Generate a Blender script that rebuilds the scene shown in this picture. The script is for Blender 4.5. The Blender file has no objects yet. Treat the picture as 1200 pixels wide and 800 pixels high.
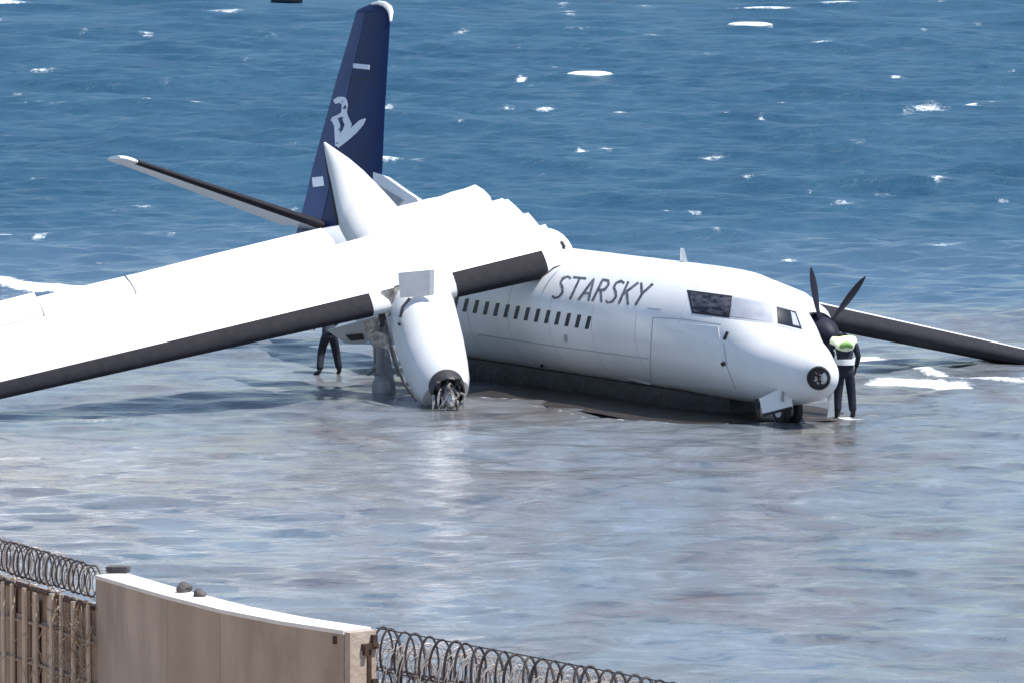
import bpy, bmesh, math, random
import numpy as np
from mathutils import Vector, Matrix
from mathutils.bvhtree import BVHTree

random.seed(7); rng = np.random.default_rng(7)
R = math.radians
scene = bpy.context.scene
col = scene.collection

# ------------------------------------------------------------------ camera
F = 7500.0; CAMZ = 13.0; PITCH = math.atan(638.0/7500.0)
cam = bpy.data.cameras.new('camera'); camo = bpy.data.objects.new('camera', cam); col.objects.link(camo)
cam.sensor_width = 36; cam.lens = 36*F/1200.0; cam.clip_start = 1; cam.clip_end = 12000
camo.location = (0, 0, CAMZ); camo.rotation_euler = (math.pi/2-PITCH, 0, 0)
scene.camera = camo
# ------------------------------------------------------------------ light
SUN_AZ = Vector((0.96, -0.28)).normalized(); SUN_EL = R(66)
w = bpy.data.worlds.new('World'); scene.world = w; w.use_nodes = True
nt = w.node_tree; bg = nt.nodes['Background']; bg.inputs['Strength'].default_value = 0.10
sky = nt.nodes.new('ShaderNodeTexSky'); sky.sky_type = 'NISHITA'; sky.sun_disc = False
sky.sun_elevation = SUN_EL; sky.sun_rotation = math.atan2(SUN_AZ.x, SUN_AZ.y)
sky.air_density = 1.0; sky.dust_density = 0.6; sky.ozone_density = 2.5
nt.links.new(sky.outputs[0], bg.inputs[0])
sl = bpy.data.lights.new('sun', 'SUN'); so = bpy.data.objects.new('sun', sl); col.objects.link(so)
sl.energy = 4.3; sl.angle = R(0.53); sl.color = (1, 0.965, 0.91)
sd = Vector((SUN_AZ.x*math.cos(SUN_EL), SUN_AZ.y*math.cos(SUN_EL), math.sin(SUN_EL)))
so.rotation_euler = sd.to_track_quat('Z', 'Y').to_euler(); so.location = (40, 90, 60)
vs = scene.view_settings; vs.view_transform = 'Standard'; vs.look = 'None'; vs.exposure = 0.6; vs.gamma = 1

# ------------------------------------------------------------------ pixel rays (photo 1200x800)
cA, sA = math.cos(PITCH), math.sin(PITCH)
def raydir(px, py):
    u = (px-600)/F; v = (py-400)/F
    return Vector((u, cA - v*sA, -sA - v*cA))
CAM = Vector((0, 0, CAMZ))
def BP(px, py, Y):
    d = raydir(px, py); return CAM + d*(Y/d.y)
def BPz(px, py, z):
    d = raydir(px, py); return CAM + d*((z-CAMZ)/d.z)

# ------------------------------------------------------------------ materials
MATS = {}
def mat(name, color, rough=0.5, metal=0.0, noise=None, bump=None, coat=0.0, spec=0.5):
    """noise=(scale, color2, detail, contrast)  bump=(scale, strength, distance)"""
    m = bpy.data.materials.new(name); m.use_nodes = True
    t = m.node_tree; p = t.nodes['Principled BSDF']
    p.inputs['Base Color'].default_value = (*color, 1); p.inputs['Roughness'].default_value = rough
    p.inputs['Metallic'].default_value = metal; p.inputs['Coat Weight'].default_value = coat
    p.inputs['Specular IOR Level'].default_value = spec
    tc = t.nodes.new('ShaderNodeTexCoord')
    if noise:
        mp = t.nodes.new('ShaderNodeMapping'); t.links.new(tc.outputs['Object'], mp.inputs[0])
        if len(noise) > 4: mp.inputs['Scale'].default_value = noise[4]
        n = t.nodes.new('ShaderNodeTexNoise'); n.inputs['Scale'].default_value = noise[0]; n.inputs['Detail'].default_value = noise[2]
        n.inputs['Roughness'].default_value = 0.6
        t.links.new(mp.outputs[0], n.inputs['Vector'])
        r = t.nodes.new('ShaderNodeValToRGB'); c = noise[3]
        r.color_ramp.elements[0].position = 0.5-c; r.color_ramp.elements[1].position = 0.5+c
        r.color_ramp.elements[0].color = (*noise[1], 1); r.color_ramp.elements[1].color = (*color, 1)
        t.links.new(n.outputs[0], r.inputs[0]); t.links.new(r.outputs[0], p.inputs['Base Color'])
    if bump:
        n2 = t.nodes.new('ShaderNodeTexNoise'); n2.inputs['Scale'].default_value = bump[0]; n2.inputs['Detail'].default_value = 4
        t.links.new(tc.outputs['Object'], n2.inputs['Vector'])
        b = t.nodes.new('ShaderNodeBump'); b.inputs['Strength'].default_value = bump[1]; b.inputs['Distance'].default_value = bump[2]
        t.links.new(n2.outputs[0], b.inputs['Height']); t.links.new(b.outputs[0], p.inputs['Normal'])
    MATS[name] = m; return m
M_white = mat('white_paint', (0.86, 0.86, 0.86), 0.34, noise=(0.9, (0.76, 0.77, 0.78), 7, 0.22), bump=(1.6, 0.25, 0.03), coat=0.3)
M_wingwhite = mat('wing_paint', (0.80, 0.80, 0.79), 0.42, noise=(1.4, (0.68, 0.68, 0.67), 6, 0.2), bump=(2.0, 0.2, 0.02))
M_boot = mat('rubber_boot', (0.010, 0.0095, 0.016), 0.8, noise=(6, (0.024, 0.022, 0.03), 6, 0.25), bump=(20, 0.2, 0.01), spec=0.3)
M_navy = mat('navy_paint', (0.006, 0.020, 0.10), 0.45, noise=(1.2, (0.004, 0.012, 0.065), 4, 0.2), spec=0.25)
M_rudder = mat('rudder_paint', (0.022, 0.045, 0.16), 0.4, noise=(1.2, (0.015, 0.03, 0.11), 4, 0.2), spec=0.3)
M_emblem = mat('emblem_paint', (0.72, 0.78, 0.85), 0.4)
M_letter = mat('letter_paint', (0.03, 0.035, 0.06), 0.4, noise=(12, (0.16, 0.17, 0.2), 5, 0.12))
M_glass = mat('dark_glass', (0.008, 0.012, 0.022), 0.3, spec=0.3)
M_cockpit = mat('cockpit_glass', (0.012, 0.012, 0.02), 0.12, noise=(4, (0.10, 0.105, 0.13), 5, 0.12, (1, 1, 3)), spec=0.35)
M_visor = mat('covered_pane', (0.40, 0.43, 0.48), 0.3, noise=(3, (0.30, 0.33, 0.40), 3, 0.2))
M_seam = mat('panel_seam', (0.42, 0.44, 0.48), 0.6)
M_seaml = mat('faint_seam', (0.62, 0.63, 0.66), 0.6)
M_keelshade = mat('keel_shade', (0.024, 0.021, 0.028), 0.6, noise=(2, (0.014, 0.013, 0.017), 8, 0.15), bump=(4, 0.8, 0.05))  # dark tone of the added keel, under-belly shade held in the colour
M_fire = mat('pale_grey_panel', (0.66, 0.66, 0.68), 0.5, noise=(3, (0.5, 0.5, 0.52), 6, 0.2))
M_dark = mat('dark_metal', (0.02, 0.02, 0.026), 0.5, metal=0.3, noise=(8, (0.06, 0.055, 0.06), 5, 0.2))
M_grey = mat('grey_metal', (0.42, 0.42, 0.45), 0.5, metal=0.2, noise=(5, (0.26, 0.26, 0.28), 6, 0.2), bump=(6, 0.4, 0.03))
M_alu = mat('bare_aluminium', (0.62, 0.60, 0.56), 0.4, metal=0.6, noise=(7, (0.25, 0.2, 0.18), 6, 0.15), bump=(10, 0.6, 0.03))
M_rub = mat('tyre_rubber', (0.02, 0.02, 0.022), 0.75)
M_prop = mat('propeller_black', (0.012, 0.012, 0.028), 0.6, spec=0.3)
M_belly = mat('belly_paint', (0.62, 0.64, 0.67), 0.45, noise=(1.2, (0.42, 0.44, 0.47), 6, 0.2))
M_skin = mat('skin', (0.12, 0.06, 0.035), 0.5)
M_cloth = mat('navy_cloth', (0.009, 0.011, 0.022), 0.85, noise=(14, (0.018, 0.02, 0.036), 4, 0.2), bump=(18, 0.6, 0.02))
M_vest = mat('vest_cloth', (0.60, 0.76, 0.34), 0.7, noise=(7, (0.80, 0.84, 0.70), 3, 0.15), bump=(14, 0.5, 0.02))
M_green = mat('green_cloth', (0.16, 0.34, 0.09), 0.7, bump=(14, 0.5, 0.02))
M_reflect = mat('reflective_tape', (0.8, 0.8, 0.8), 0.4)
M_hair = mat('hair', (0.01, 0.009, 0.009), 0.8)
M_shirt = mat('dark_shirt', (0.05, 0.06, 0.09), 0.85)
M_conc = mat('concrete', (0.50, 0.405, 0.325), 0.85, noise=(1.1, (0.33, 0.26, 0.205), 10, 0.13, (1, 1, 0.35)), bump=(9, 0.35, 0.03))
M_conc2 = mat('concrete_warm', (0.48, 0.38, 0.30), 0.85, noise=(1.3, (0.36, 0.275, 0.21), 9, 0.2, (1, 1, 0.35)), bump=(9, 0.35, 0.03))
M_concl = mat('concrete_light', (0.52, 0.44, 0.38), 0.85, noise=(2.5, (0.36, 0.27, 0.21), 8, 0.2), bump=(12, 0.4, 0.03))
M_coping = mat('sunlit_coping', (0.8, 0.78, 0.75), 0.8, noise=(3, (0.68, 0.65, 0.6), 7, 0.2), bump=(12, 0.3, 0.02))  # same concrete as the wall, whitened so strong sun sits in its colour
M_rust = mat('rusty_metal', (0.09, 0.045, 0.03), 0.8, noise=(14, (0.03, 0.02, 0.016), 6, 0.2))
M_wire = mat('razor_wire_steel', (0.035, 0.03, 0.04), 0.8, noise=(5, (0.10, 0.09, 0.09), 4, 0.25))
M_wirel = mat('bleached_wire', (0.42, 0.38, 0.36), 0.6, metal=0.3)
woods = [mat('wood_%s' % n, c, 0.9, noise=(3, tuple(x*0.6 for x in c), 8, 0.25, (6, 6, 0.5)), bump=(12, 0.8, 0.03)) for n, c in
         (('pale', (0.72, 0.58, 0.44)), ('pink', (0.60, 0.45, 0.33)), ('brown', (0.50, 0.36, 0.27)), ('straw', (0.74, 0.62, 0.5)))]
M_board = mat('brown_sheet', (0.45, 0.32, 0.26), 0.9, noise=(2.5, (0.28, 0.19, 0.15), 8, 0.2), bump=(6, 0.8, 0.05))
M_twig = mat('dry_twigs', (0.5, 0.42, 0.33), 0.9, noise=(4, (0.25, 0.17, 0.12), 4, 0.2))
M_rock = mat('dark_rock', (0.05, 0.045, 0.05), 0.9, noise=(5, (0.13, 0.12, 0.12), 6, 0.2), bump=(8, 0.8, 0.05))
M_boat = mat('boat_hull', (0.8, 0.82, 0.82), 0.4)
M_boatd = mat('boat_dark', (0.04, 0.05, 0.07), 0.5)
M_shade = mat('painted_shade', (0.04, 0.032, 0.030), 0.4, noise=(1.5, (0.022, 0.018, 0.018), 8, 0.2), bump=(4, 0.5, 0.04))  # near-black tone carries the shadow under the fuselage
M_sand = mat('sand', (0.36, 0.28, 0.21), 0.9, noise=(0.3, (0.28, 0.21, 0.155), 9, 0.2), bump=(3, 0.5, 0.06))

# ------------------------------------------------------------------ object helpers
def tag(o, label=None, cat=None, group=None, kind=None):
    if label: o['label'] = label
    if cat: o['category'] = cat
    if group: o['group'] = group
    if kind: o['kind'] = kind
    return o
def worldloc(o):
    p = Vector((0, 0, 0))
    while o: p += o.location; o = o.parent
    return p
def mkmesh(name, V, Fc, m, smooth=True, angle=35):
    me = bpy.data.meshes.new(name); me.from_pydata([tuple(v) for v in V], [], [tuple(f) for f in Fc]); me.validate(); me.update()
    bm = bmesh.new(); bm.from_mesh(me); bmesh.ops.recalc_face_normals(bm, faces=bm.faces); bm.to_mesh(me); bm.free()
    if smooth: me.shade_smooth(); me.set_sharp_from_angle(angle=R(angle))
    me.materials.append(m); return me
def part(name, V, Fc, m, parent=None, smooth=True, angle=35, origin=None):
    off = worldloc(parent) if parent else (Vector(origin) if origin is not None else Vector((0, 0, 0)))
    V = [Vector(v)-off for v in V]
    o = bpy.data.objects.new(name, mkmesh(name, V, Fc, m, smooth, angle)); col.objects.link(o)
    if parent: o.parent = parent
    elif origin is not None: o.location = off
    return o
def thing(name, loc, label, cat, group=None):
    o = bpy.data.objects.new(name, None); col.objects.link(o); o.location = loc; o.empty_display_size = 0.3
    return tag(o, label, cat, group)
class MB:
    def __init__(s): s.v = []; s.f = []
    def add(s, V, Fc):
        n = len(s.v); s.v += [Vector(v) for v in V]; s.f += [tuple(i+n for i in f) for f in Fc]; return s
    def box(s, c, ax, ay, az):   # centre and three half-axis vectors
        c = Vector(c); ax, ay, az = Vector(ax), Vector(ay), Vector(az)
        V = [c+ax*i+ay*j+az*k for i in (-1, 1) for j in (-1, 1) for k in (-1, 1)]
        return s.add(V, [(0,1,3,2),(4,6,7,5),(0,4,5,1),(2,3,7,6),(0,2,6,4),(1,5,7,3)])
    def tube(s, pts, rad, n=8, cap=True):
        pts = [Vector(p) for p in pts]
        if not hasattr(rad, '__len__'): rad = [rad]*len(pts)
        rings = []; ref = None
        for i, p in enumerate(pts):
            t = (pts[min(i+1, len(pts)-1)]-pts[max(i-1, 0)]).normalized()
            if ref is None: ref = t.orthogonal().normalized()
            ref = (ref - t*ref.dot(t)).normalized(); b = t.cross(ref)
            rings.append([p+(ref*math.cos(a)+b*math.sin(a))*rad[i] for a in [2*math.pi*k/n for k in range(n)]])
        return s.loft(rings, cap, cap)
    def loft(s, rings, c0=True, c1=True):
        n = len(rings[0]); V = [p for r in rings for p in r]; Fc = []
        for i in range(len(rings)-1):
            for j in range(n):
                Fc.append((i*n+j, i*n+(j+1) % n, (i+1)*n+(j+1) % n, (i+1)*n+j))
        if c0: Fc.append(tuple(range(n))[::-1])
        if c1: Fc.append(tuple((len(rings)-1)*n+j for j in range(n)))
        return s.add(V, Fc)
    def grid(s, G, thick=None):   # G[i][j] points (+ thick: offset vectors grid) -> closed solid
        a, b = len(G), len(G[0])
        top = [G[i][j] for i in range(a) for j in range(b)]
        if thick is None:
            return s.add(top, [(i*b+j, (i+1)*b+j, (i+1)*b+j+1, i*b+j+1) for i in range(a-1) for j in range(b-1)])
        bot = [G[i][j]-thick[i][j] for i in range(a) for j in range(b)]; N = a*b
        Fc = [(i*b+j, (i+1)*b+j, (i+1)*b+j+1, i*b+j+1) for i in range(a-1) for j in range(b-1)]
        Fc += [tuple(N+k for k in f[::-1]) for f in Fc[:]]
        bd = [(0, j) for j in range(b)] + [(i, b-1) for i in range(1, a)] + [(a-1, j) for j in range(b-2, -1, -1)] + [(i, 0) for i in range(a-2, 0, -1)]
        ids = [i*b+j for i, j in bd]
        for k in range(len(ids)):
            p, q = ids[k], ids[(k+1) % len(ids)]; Fc.append((p, q, N+q, N+p))
        return s.add(top+bot, Fc)
    def build(s, name, m, parent=None, **k): return part(name, s.v, s.f, m, parent, **k)

def frame_loft(path, rads, n=28, e=1.0, upv=None):
    """rings of ellipses round a path; rads: r or (rw, rh)"""
    path = [Vector(p) for p in path]; rings = []
    for i, p in enumerate(path):
        t = (path[min(i+1, len(path)-1)]-path[max(i-1, 0)]).normalized()
        u = upv or Vector((0, 0, 1))
        side = t.cross(u).normalized(); up = side.cross(t)
        r = rads[i]; rw, rh = (r if hasattr(r, '__len__') else (r, r))
        rings.append([p+side*(rw*math.cos(a))+up*(rh*math.sin(a)) for a in [2*math.pi*k/n for k in range(n)]])
    return rings

def bvh_of(V, Fc): return BVHTree.FromPolygons([Vector(v) for v in V], [tuple(f) for f in Fc])
def cast(px, py, bv, default_y=140):
    d = raydir(px, py).normalized()
    loc, nor, idx, dist = bv.ray_cast(CAM, d)
    if loc is None:
        loc, nor, idx, dist = bv.find_nearest(BP(px, py, default_y))
    if nor.dot(d) > 0: nor = -nor
    return loc, nor
def decal_quad(mb, q, bv, off=0.012, th=0.03, n=6, m=4, dy=140):
    """q: 4 photo points (tl, tr, br, bl) laid on a surface as a thin solid patch"""
    G = []; T = []
    for i in range(m+1):
        row = []; tr = []
        for j in range(n+1):
            u, v = j/n, i/m
            x = (q[0][0]*(1-u)+q[1][0]*u)*(1-v)+(q[3][0]*(1-u)+q[2][0]*u)*v
            y = (q[0][1]*(1-u)+q[1][1]*u)*(1-v)+(q[3][1]*(1-u)+q[2][1]*u)*v
            l, no = cast(x, y, bv, dy); row.append(l+no*off); tr.append(no*th)
        G.append(row); T.append(tr)
    mb.grid(G, T)
def decal_stroke(mb, pts, wd, bv, off=0.008, th=0.02, step=2.0, dy=140):
    P = []; W = []
    for i in range(len(pts)-1):
        a, b = np.array(pts[i], float), np.array(pts[i+1], float); k = max(1, int(np.hypot(*(b-a))/step))
        for q in range(k):
            P.append(a+(b-a)*q/k); f = (i+q/k); W.append(f)
    P.append(np.array(pts[-1], float)); W.append(len(pts)-1)
    if not hasattr(wd, '__len__'): wd = [wd]*len(pts)
    G = []; T = []
    for i, p in enumerate(P):
        t = P[min(i+1, len(P)-1)]-P[max(i-1, 0)]; t = t/np.hypot(*t); nn = np.array([-t[1], t[0]])
        wv = float(np.interp(W[i], range(len(wd)), wd))/2
        row = []; tr = []
        for s_ in (-1, 0, 1):
            x, y = p+nn*wv*s_; l, no = cast(x, y, bv, dy); row.append(l+no*off); tr.append(no*th)
        G.append(row); T.append(tr)
    mb.grid(G, T)

# ================================================================== SETTING
# ---- ground: sandy bank behind the walls sloping under the water
def ground():
    xs = np.concatenate([[-6000, -2000, -600, -200], np.linspace(-80, 80, 81), [200, 600, 2000, 6000]])
    ys = np.concatenate([[-6000, -1500, -300, -60, 0, 30], np.linspace(50, 110, 61), [200, 600, 2500, 9000]])
    X, Y = np.meshgrid(xs, ys)
    Z = np.interp(Y, [60, 78, 92, 110, 200], [0.9, 0.7, -0.35, -0.7, -3]) + 0.06*np.sin(X*0.7+Y*0.3)*np.sin(Y*0.9)
    n, m_ = X.shape
    V = np.stack([X.ravel(), Y.ravel(), Z.ravel()], 1)
    Fc = [(i*m_+j, i*m_+j+1, (i+1)*m_+j+1, (i+1)*m_+j) for i in range(n-1) for j in range(m_-1)]
    o = part('ground', V, Fc, M_sand); tag(o, kind='structure')
ground()

# ---- water: one sheet with real waves, crests and foam
def water_material():
    m = bpy.data.materials.new('sea_water'); m.use_nodes = True
    t = m.node_tree; N = t.nodes; L = t.links; p = N['Principled BSDF']
    geo = N.new('ShaderNodeNewGeometry')
    def mapping(sx, sy):
        mp = N.new('ShaderNodeMapping'); mp.inputs['Scale'].default_value = (sx, sy, 1); L.new(geo.outputs['Position'], mp.inputs[0]); return mp
    def noise(mp, sc, det=5, ro=0.6, dist=0.0):
        n = N.new('ShaderNodeTexNoise'); n.inputs['Scale'].default_value = sc; n.inputs['Detail'].default_value = det
        n.inputs['Roughness'].default_value = ro; n.inputs['Distortion'].default_value = dist; L.new(mp.outputs[0], n.inputs['Vector']); return n.outputs[0]
    def ramp(v, stops):
        r = N.new('ShaderNodeValToRGB'); e = r.color_ramp.elements
        while len(e) < len(stops): e.new(0.5)
        for i, (ps, c) in enumerate(stops): e[i].position = ps; e[i].color = (*c, 1) if len(c) == 3 else c
        L.new(v, r.inputs[0]); return r.outputs[0]
    def mix(f, a, b):
        x = N.new('ShaderNodeMix'); x.data_type = 'RGBA'; L.new(f, x.inputs[0]); L.new(a, x.inputs[6]); L.new(b, x.inputs[7]); return x.outputs[2]
    def math_(op, a, b):
        x = N.new('ShaderNodeMath'); x.operation = op; x.use_clamp = True
        for i, q in enumerate((a, b)):
            if isinstance(q, (int, float)): x.inputs[i].default_value = q
            else: L.new(q, x.inputs[i])
        return x.outputs[0]
    deep = ramp(noise(mapping(0.16, 0.06), 1.0, 8, 0.7), [(0.36, (0.013, 0.058, 0.110)), (0.64, (0.030, 0.090, 0.150))])
    s1 = ramp(noise(mapping(0.25, 0.12), 1.0, 8, 0.65, 0.6), [(0.36, (0.145, 0.12, 0.115)), (0.5, (0.145, 0.165, 0.19)), (0.64, (0.20, 0.255, 0.315))])
    s2 = ramp(noise(mapping(0.8, 1.1), 1.0, 7, 0.65, 1.0), [(0.39, (0.02, 0.035, 0.055)), (0.44, (0.12, 0.12, 0.125)), (0.58, (0.16, 0.17, 0.185)), (0.68, (0.27, 0.30, 0.33))])
    k5 = N.new('ShaderNodeRGB'); k5.outputs[0].default_value = (0.5, 0.5, 0.5, 1)
    shal = mix(k5.outputs[0], s1, s2)
    at = N.new('ShaderNodeAttribute'); at.attribute_name = 'shallow'
    fm = N.new('ShaderNodeMapRange'); L.new(at.outputs['Fac'], fm.inputs[0]); fm.inputs[2].default_value = 0.62; fm.interpolation_type = 'SMOOTHSTEP'
    fs_ = N.new('ShaderNodeMapRange'); L.new(at.outputs['Fac'], fs_.inputs[0]); fs_.inputs[1].default_value = 0.78; fs_.inputs[2].default_value = 1.0; fs_.interpolation_type = 'SMOOTHSTEP'
    midc = ramp(noise(mapping(0.3, 0.16), 1.0, 6), [(0.35, (0.042, 0.09, 0.155)), (0.65, (0.062, 0.125, 0.19))])
    base = mix(fs_.outputs[0], mix(fm.outputs[0], deep, midc), shal)
    af = N.new('ShaderNodeAttribute'); af.attribute_name = 'foam'
    fb = noise(mapping(3.0, 1.8), 1.0, 10, 0.85)
    m1 = N.new('ShaderNodeMath'); m1.operation = 'MULTIPLY_ADD'; L.new(fb, m1.inputs[0]); m1.inputs[1].default_value = 2.6; m1.inputs[2].default_value = -1.3-0.36
    m2 = N.new('ShaderNodeMath'); m2.operation = 'ADD'; L.new(m1.outputs[0], m2.inputs[0]); L.new(af.outputs['Fac'], m2.inputs[1])
    foam = math_('MULTIPLY', m2.outputs[0], 2.6)
    foam = math_('MULTIPLY', foam, math_('MULTIPLY', af.outputs['Fac'], 2.0))
    cf = N.new('ShaderNodeRGB'); cf.outputs[0].default_value = (0.72, 0.77, 0.8, 1)
    L.new(mix(foam, base, cf.outputs[0]), p.inputs['Base Color'])
    p.inputs['IOR'].default_value = 1.33
    rr = N.new('ShaderNodeMapRange'); L.new(foam, rr.inputs[0]); rr.inputs[3].default_value = 0.2; rr.inputs[4].default_value = 0.8
    rs = N.new('ShaderNodeMapRange'); L.new(at.outputs['Fac'], rs.inputs[0]); rs.inputs[3].default_value = 0.34; rs.inputs[4].default_value = 0.10
    L.new(rs.outputs[0], rr.inputs[3]); L.new(rr.outputs[0], p.inputs['Roughness'])
    h1 = noise(mapping(0.9, 1.5), 1.0, 6, 0.62, 0.3)
    h2 = noise(mapping(2.6, 5.0), 1.0, 4, 0.6)
    b1 = N.new('ShaderNodeBump'); b1.inputs['Strength'].default_value = 1.0
    ds = N.new('ShaderNodeMapRange'); L.new(at.outputs['Fac'], ds.inputs[0]); ds.inputs[3].default_value = 0.20; ds.inputs[4].default_value = 0.065
    L.new(ds.outputs[0], b1.inputs['Distance']); L.new(h1, b1.inputs['Height'])
    b2 = N.new('ShaderNodeBump'); b2.inputs['Strength'].default_value = 0.8
    ds2 = N.new('ShaderNodeMapRange'); L.new(at.outputs['Fac'], ds2.inputs[0]); ds2.inputs[3].default_value = 0.05; ds2.inputs[4].default_value = 0.012
    L.new(ds2.outputs[0], b2.inputs['Distance']); L.new(h2, b2.inputs['Height']); L.new(b1.outputs[0], b2.inputs['Normal'])
    L.new(b2.outputs[0], p.inputs['Normal'])
    return m
def smooth(a, b, x):
    t = np.clip((x-a)/(b-a), 0, 1); return t*t*(3-2*t)
# whitecaps read off the photograph: px, py, half width px, strength
CAPS = [(107,91,9,1),(170,117,6,1.1),(230,118,14,.8),(295,133,9,.8),(220,168,9,1.1),(285,168,24,.8),(270,11,16,.8),(555,132,18,1),(610,92,7,1.1),
        (640,126,12,.9),(540,36,14,.6),(490,105,14,.5),(681,175,8,1),(712,174,12,.9),(790,174,22,.6),(1088,127,24,.85),(1065,128,12,.6),(1138,122,10,1.1),(1190,82,9,1),(1050,90,8,1),
        (1145,30,6,.7),(1101,7,8,.8),(845,130,14,.7),(1165,24,8,.6),(690,36,38,.6),(660,6,10,.6),(40,118,40,.7),(8,269,12,1.2),(45,275,14,.8),
        (15,92,10,.5),(100,40,8,.6),(925,298,10,1),(995,290,14,.7),(1100,288,30,.7),(1150,283,30,.5),(960,274,30,.6),(880,213,18,.6),(820,276,22,.4),
        (340,172,20,.4),(345,243,12,.6),(210,232,20,.35),(1177,228,10,.6),(1160,77,26,.5),(1060,130,10,.8),(770,4,6,.5),(460,290,20,.5),(120,305,30,.5),(500,212,20,.35),
        (60,210,16,.35),(730,210,18,.35),(870,190,12,.3),(1120,190,22,.4),(980,120,10,.5),(630,250,16,.3),(1010,250,18,.4)]
def water():
    xs = np.concatenate([[-7000, -2500, -900, -350, -160, -90], np.arange(-52, 52.01, 0.24), [90, 160, 350, 900, 2500, 7000]])
    ys = [86.0]
    while ys[-1] < 440: ys.append(ys[-1] + 0.20 + 0.30*max(0, (ys[-1]-110)/300))
    ys = np.concatenate([ys, [450, 470, 500, 560, 700, 1000, 1800, 3500, 9000]])
    X, Y = np.meshgrid(xs, ys)
    dpt = smooth(141, 176, Y + 2.0*np.sin(X*0.13)+1.2*np.sin(X*0.31+1))
    amp = (0.026 + 0.095*dpt*(0.75+0.5*smooth(170, 260, Y))) * smooth(6000, 60, abs(X)) * (1-smooth(440, 520, Y))
    H = np.zeros_like(X); Hs = np.zeros_like(X)
    for k in range(46):
        lam = rng.uniform(1.6, 11) if k > 8 else rng.uniform(9, 20); th = rng.normal(0, 0.42)+0.12
        kx, ky = 2*math.pi/lam*math.sin(th), 2*math.pi/lam*math.cos(th)
        a = (lam/8)**0.8
        H += a*np.sin(kx*X+ky*Y+rng.uniform(0, 6.28))
    H /= H.std()
    H = np.where(H > 0, H**1.25, -np.abs(H)**0.8)
    for k in range(24):
        lam = rng.uniform(0.8, 3); th = rng.normal(0, 0.6)
        Hs += np.sin(2*math.pi/lam*(math.sin(th)*X+math.cos(th)*Y)+rng.uniform(0, 6.28))
    Hs /= Hs.std()
    Z = amp*H + (0.024+0.014*dpt)*Hs*smooth(400, 60, abs(X))*(1-smooth(300, 440, Y))
    # patchiness for small random crests
    pn = np.zeros_like(X)
    for k in range(14):
        lam = rng.uniform(6, 40); th = rng.uniform(0, 6.28)
        pn += np.sin(2*math.pi/lam*(math.sin(th)*X*1.0+math.cos(th)*Y*0.5)+rng.uniform(0, 6.28))
    pn /= pn.std()
    foam = dpt*smooth(2.0, 3.1, H)*smooth(0.4, 1.5, pn)*0.75
    cr_ = random.Random(21)
    extra = [(cr_.uniform(-40, 1240), cr_.uniform(0, 1)**1.2*285+4, cr_.uniform(5, 18), cr_.uniform(.42, .8)) for _ in range(95)]
    for (px, py, hw, st) in CAPS+extra:
        c = BPz(px, py, 0.1); wx = max(hw/F*c.y*1.15, .25); wy = max(0.3, 1.5/(F*CAMZ/c.y**2)) 
        bend = 0.25*wy*np.sin((X-c.x)/max(wx, .3)*2+px)
        g = np.exp(-((X-c.x)/wx)**2 - ((Y-c.y-bend)/wy)**2)
        Z += 0.03*g*min(st, 1)
        foam = np.maximum(foam, st*0.72*np.exp(-(np.abs((X-c.x)/wx))**2 - ((Y-c.y-bend+0.3*wy)/wy)**2))
    # surf lines: polyline in photo pixels, half thickness px
    for pts, hp, st in SURF:
        pp = [BPz(a, b, 0.0) for a, b in pts]
        pxs = [q.x for q in pp]; pys = [q.y for q in pp]
        yc = np.interp(X, pxs, pys); inside = smooth(pxs[0]-0.4, pxs[0]+0.4, X)*(1-smooth(pxs[-1]-0.4, pxs[-1]+0.4, X))
        wv = hp/(F*CAMZ/yc**2); wob = 0.5*wv*np.sin(X*1.3+hp)+0.3*wv*np.sin(X*3.1)
        g = inside*np.exp(-np.abs((Y-yc-wob)/wv)**2.5)
        foam = np.maximum(foam, st*g); Z += 0.03*g
    n, m_ = X.shape
    V = np.stack([X.ravel(), Y.ravel(), Z.ravel()], 1).astype(np.float32)
    i, j = np.meshgrid(np.arange(n-1), np.arange(m_-1), indexing='ij')
    a = (i*m_+j).ravel(); Fq = np.stack([a, a+1, a+m_+1, a+m_], 1).astype(np.int32)
    me = bpy.data.meshes.new('water'); me.vertices.add(len(V)); me.vertices.foreach_set('co', V.ravel())
    me.loops.add(Fq.size); me.loops.foreach_set('vertex_index', Fq.ravel())
    me.polygons.add(len(Fq)); me.polygons.foreach_set('loop_start', np.arange(0, Fq.size, 4, dtype=np.int32))
    me.update(calc_edges=True); me.shade_smooth()
    for nm, arr in (('foam', foam), ('shallow', 1-smooth(150, 212, Y+2.0*np.sin(X*0.13)+1.2*np.sin(X*0.31+1)))):
        at = me.attributes.new(nm, 'FLOAT', 'POINT'); at.data.foreach_set('value', arr.ravel().astype(np.float32))
    me.materials.append(water_material())
    o = bpy.data.objects.new('water', me); col.objects.link(o); tag(o, kind='structure')
SURF = [([(-60,334),(0,338),(60,341),(110,344),(190,346)], 1.9, 1.35),
        ([(1000,424),(1040,428),(1080,434),(1115,440)], 3.2, .95),
        ([(1018,449),(1060,450),(1100,449),(1135,449)], 3.8, 1.25),
        ([(1110,445),(1160,444),(1260,441)], 2.0, 0.7),
        ([(380,461),(440,466),(500,472),(520,474)], 1.1, 0.55),
        ([(545,466),(600,470),(660,482),(720,492),(800,499)], 1.3, 0.45),
        ([(960,489),(985,489),(1012,490)], 1.2, 0.8),
        ([(-60,484),(40,486),(120,492),(180,500)], 5, 0.35)]
water()

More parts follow.
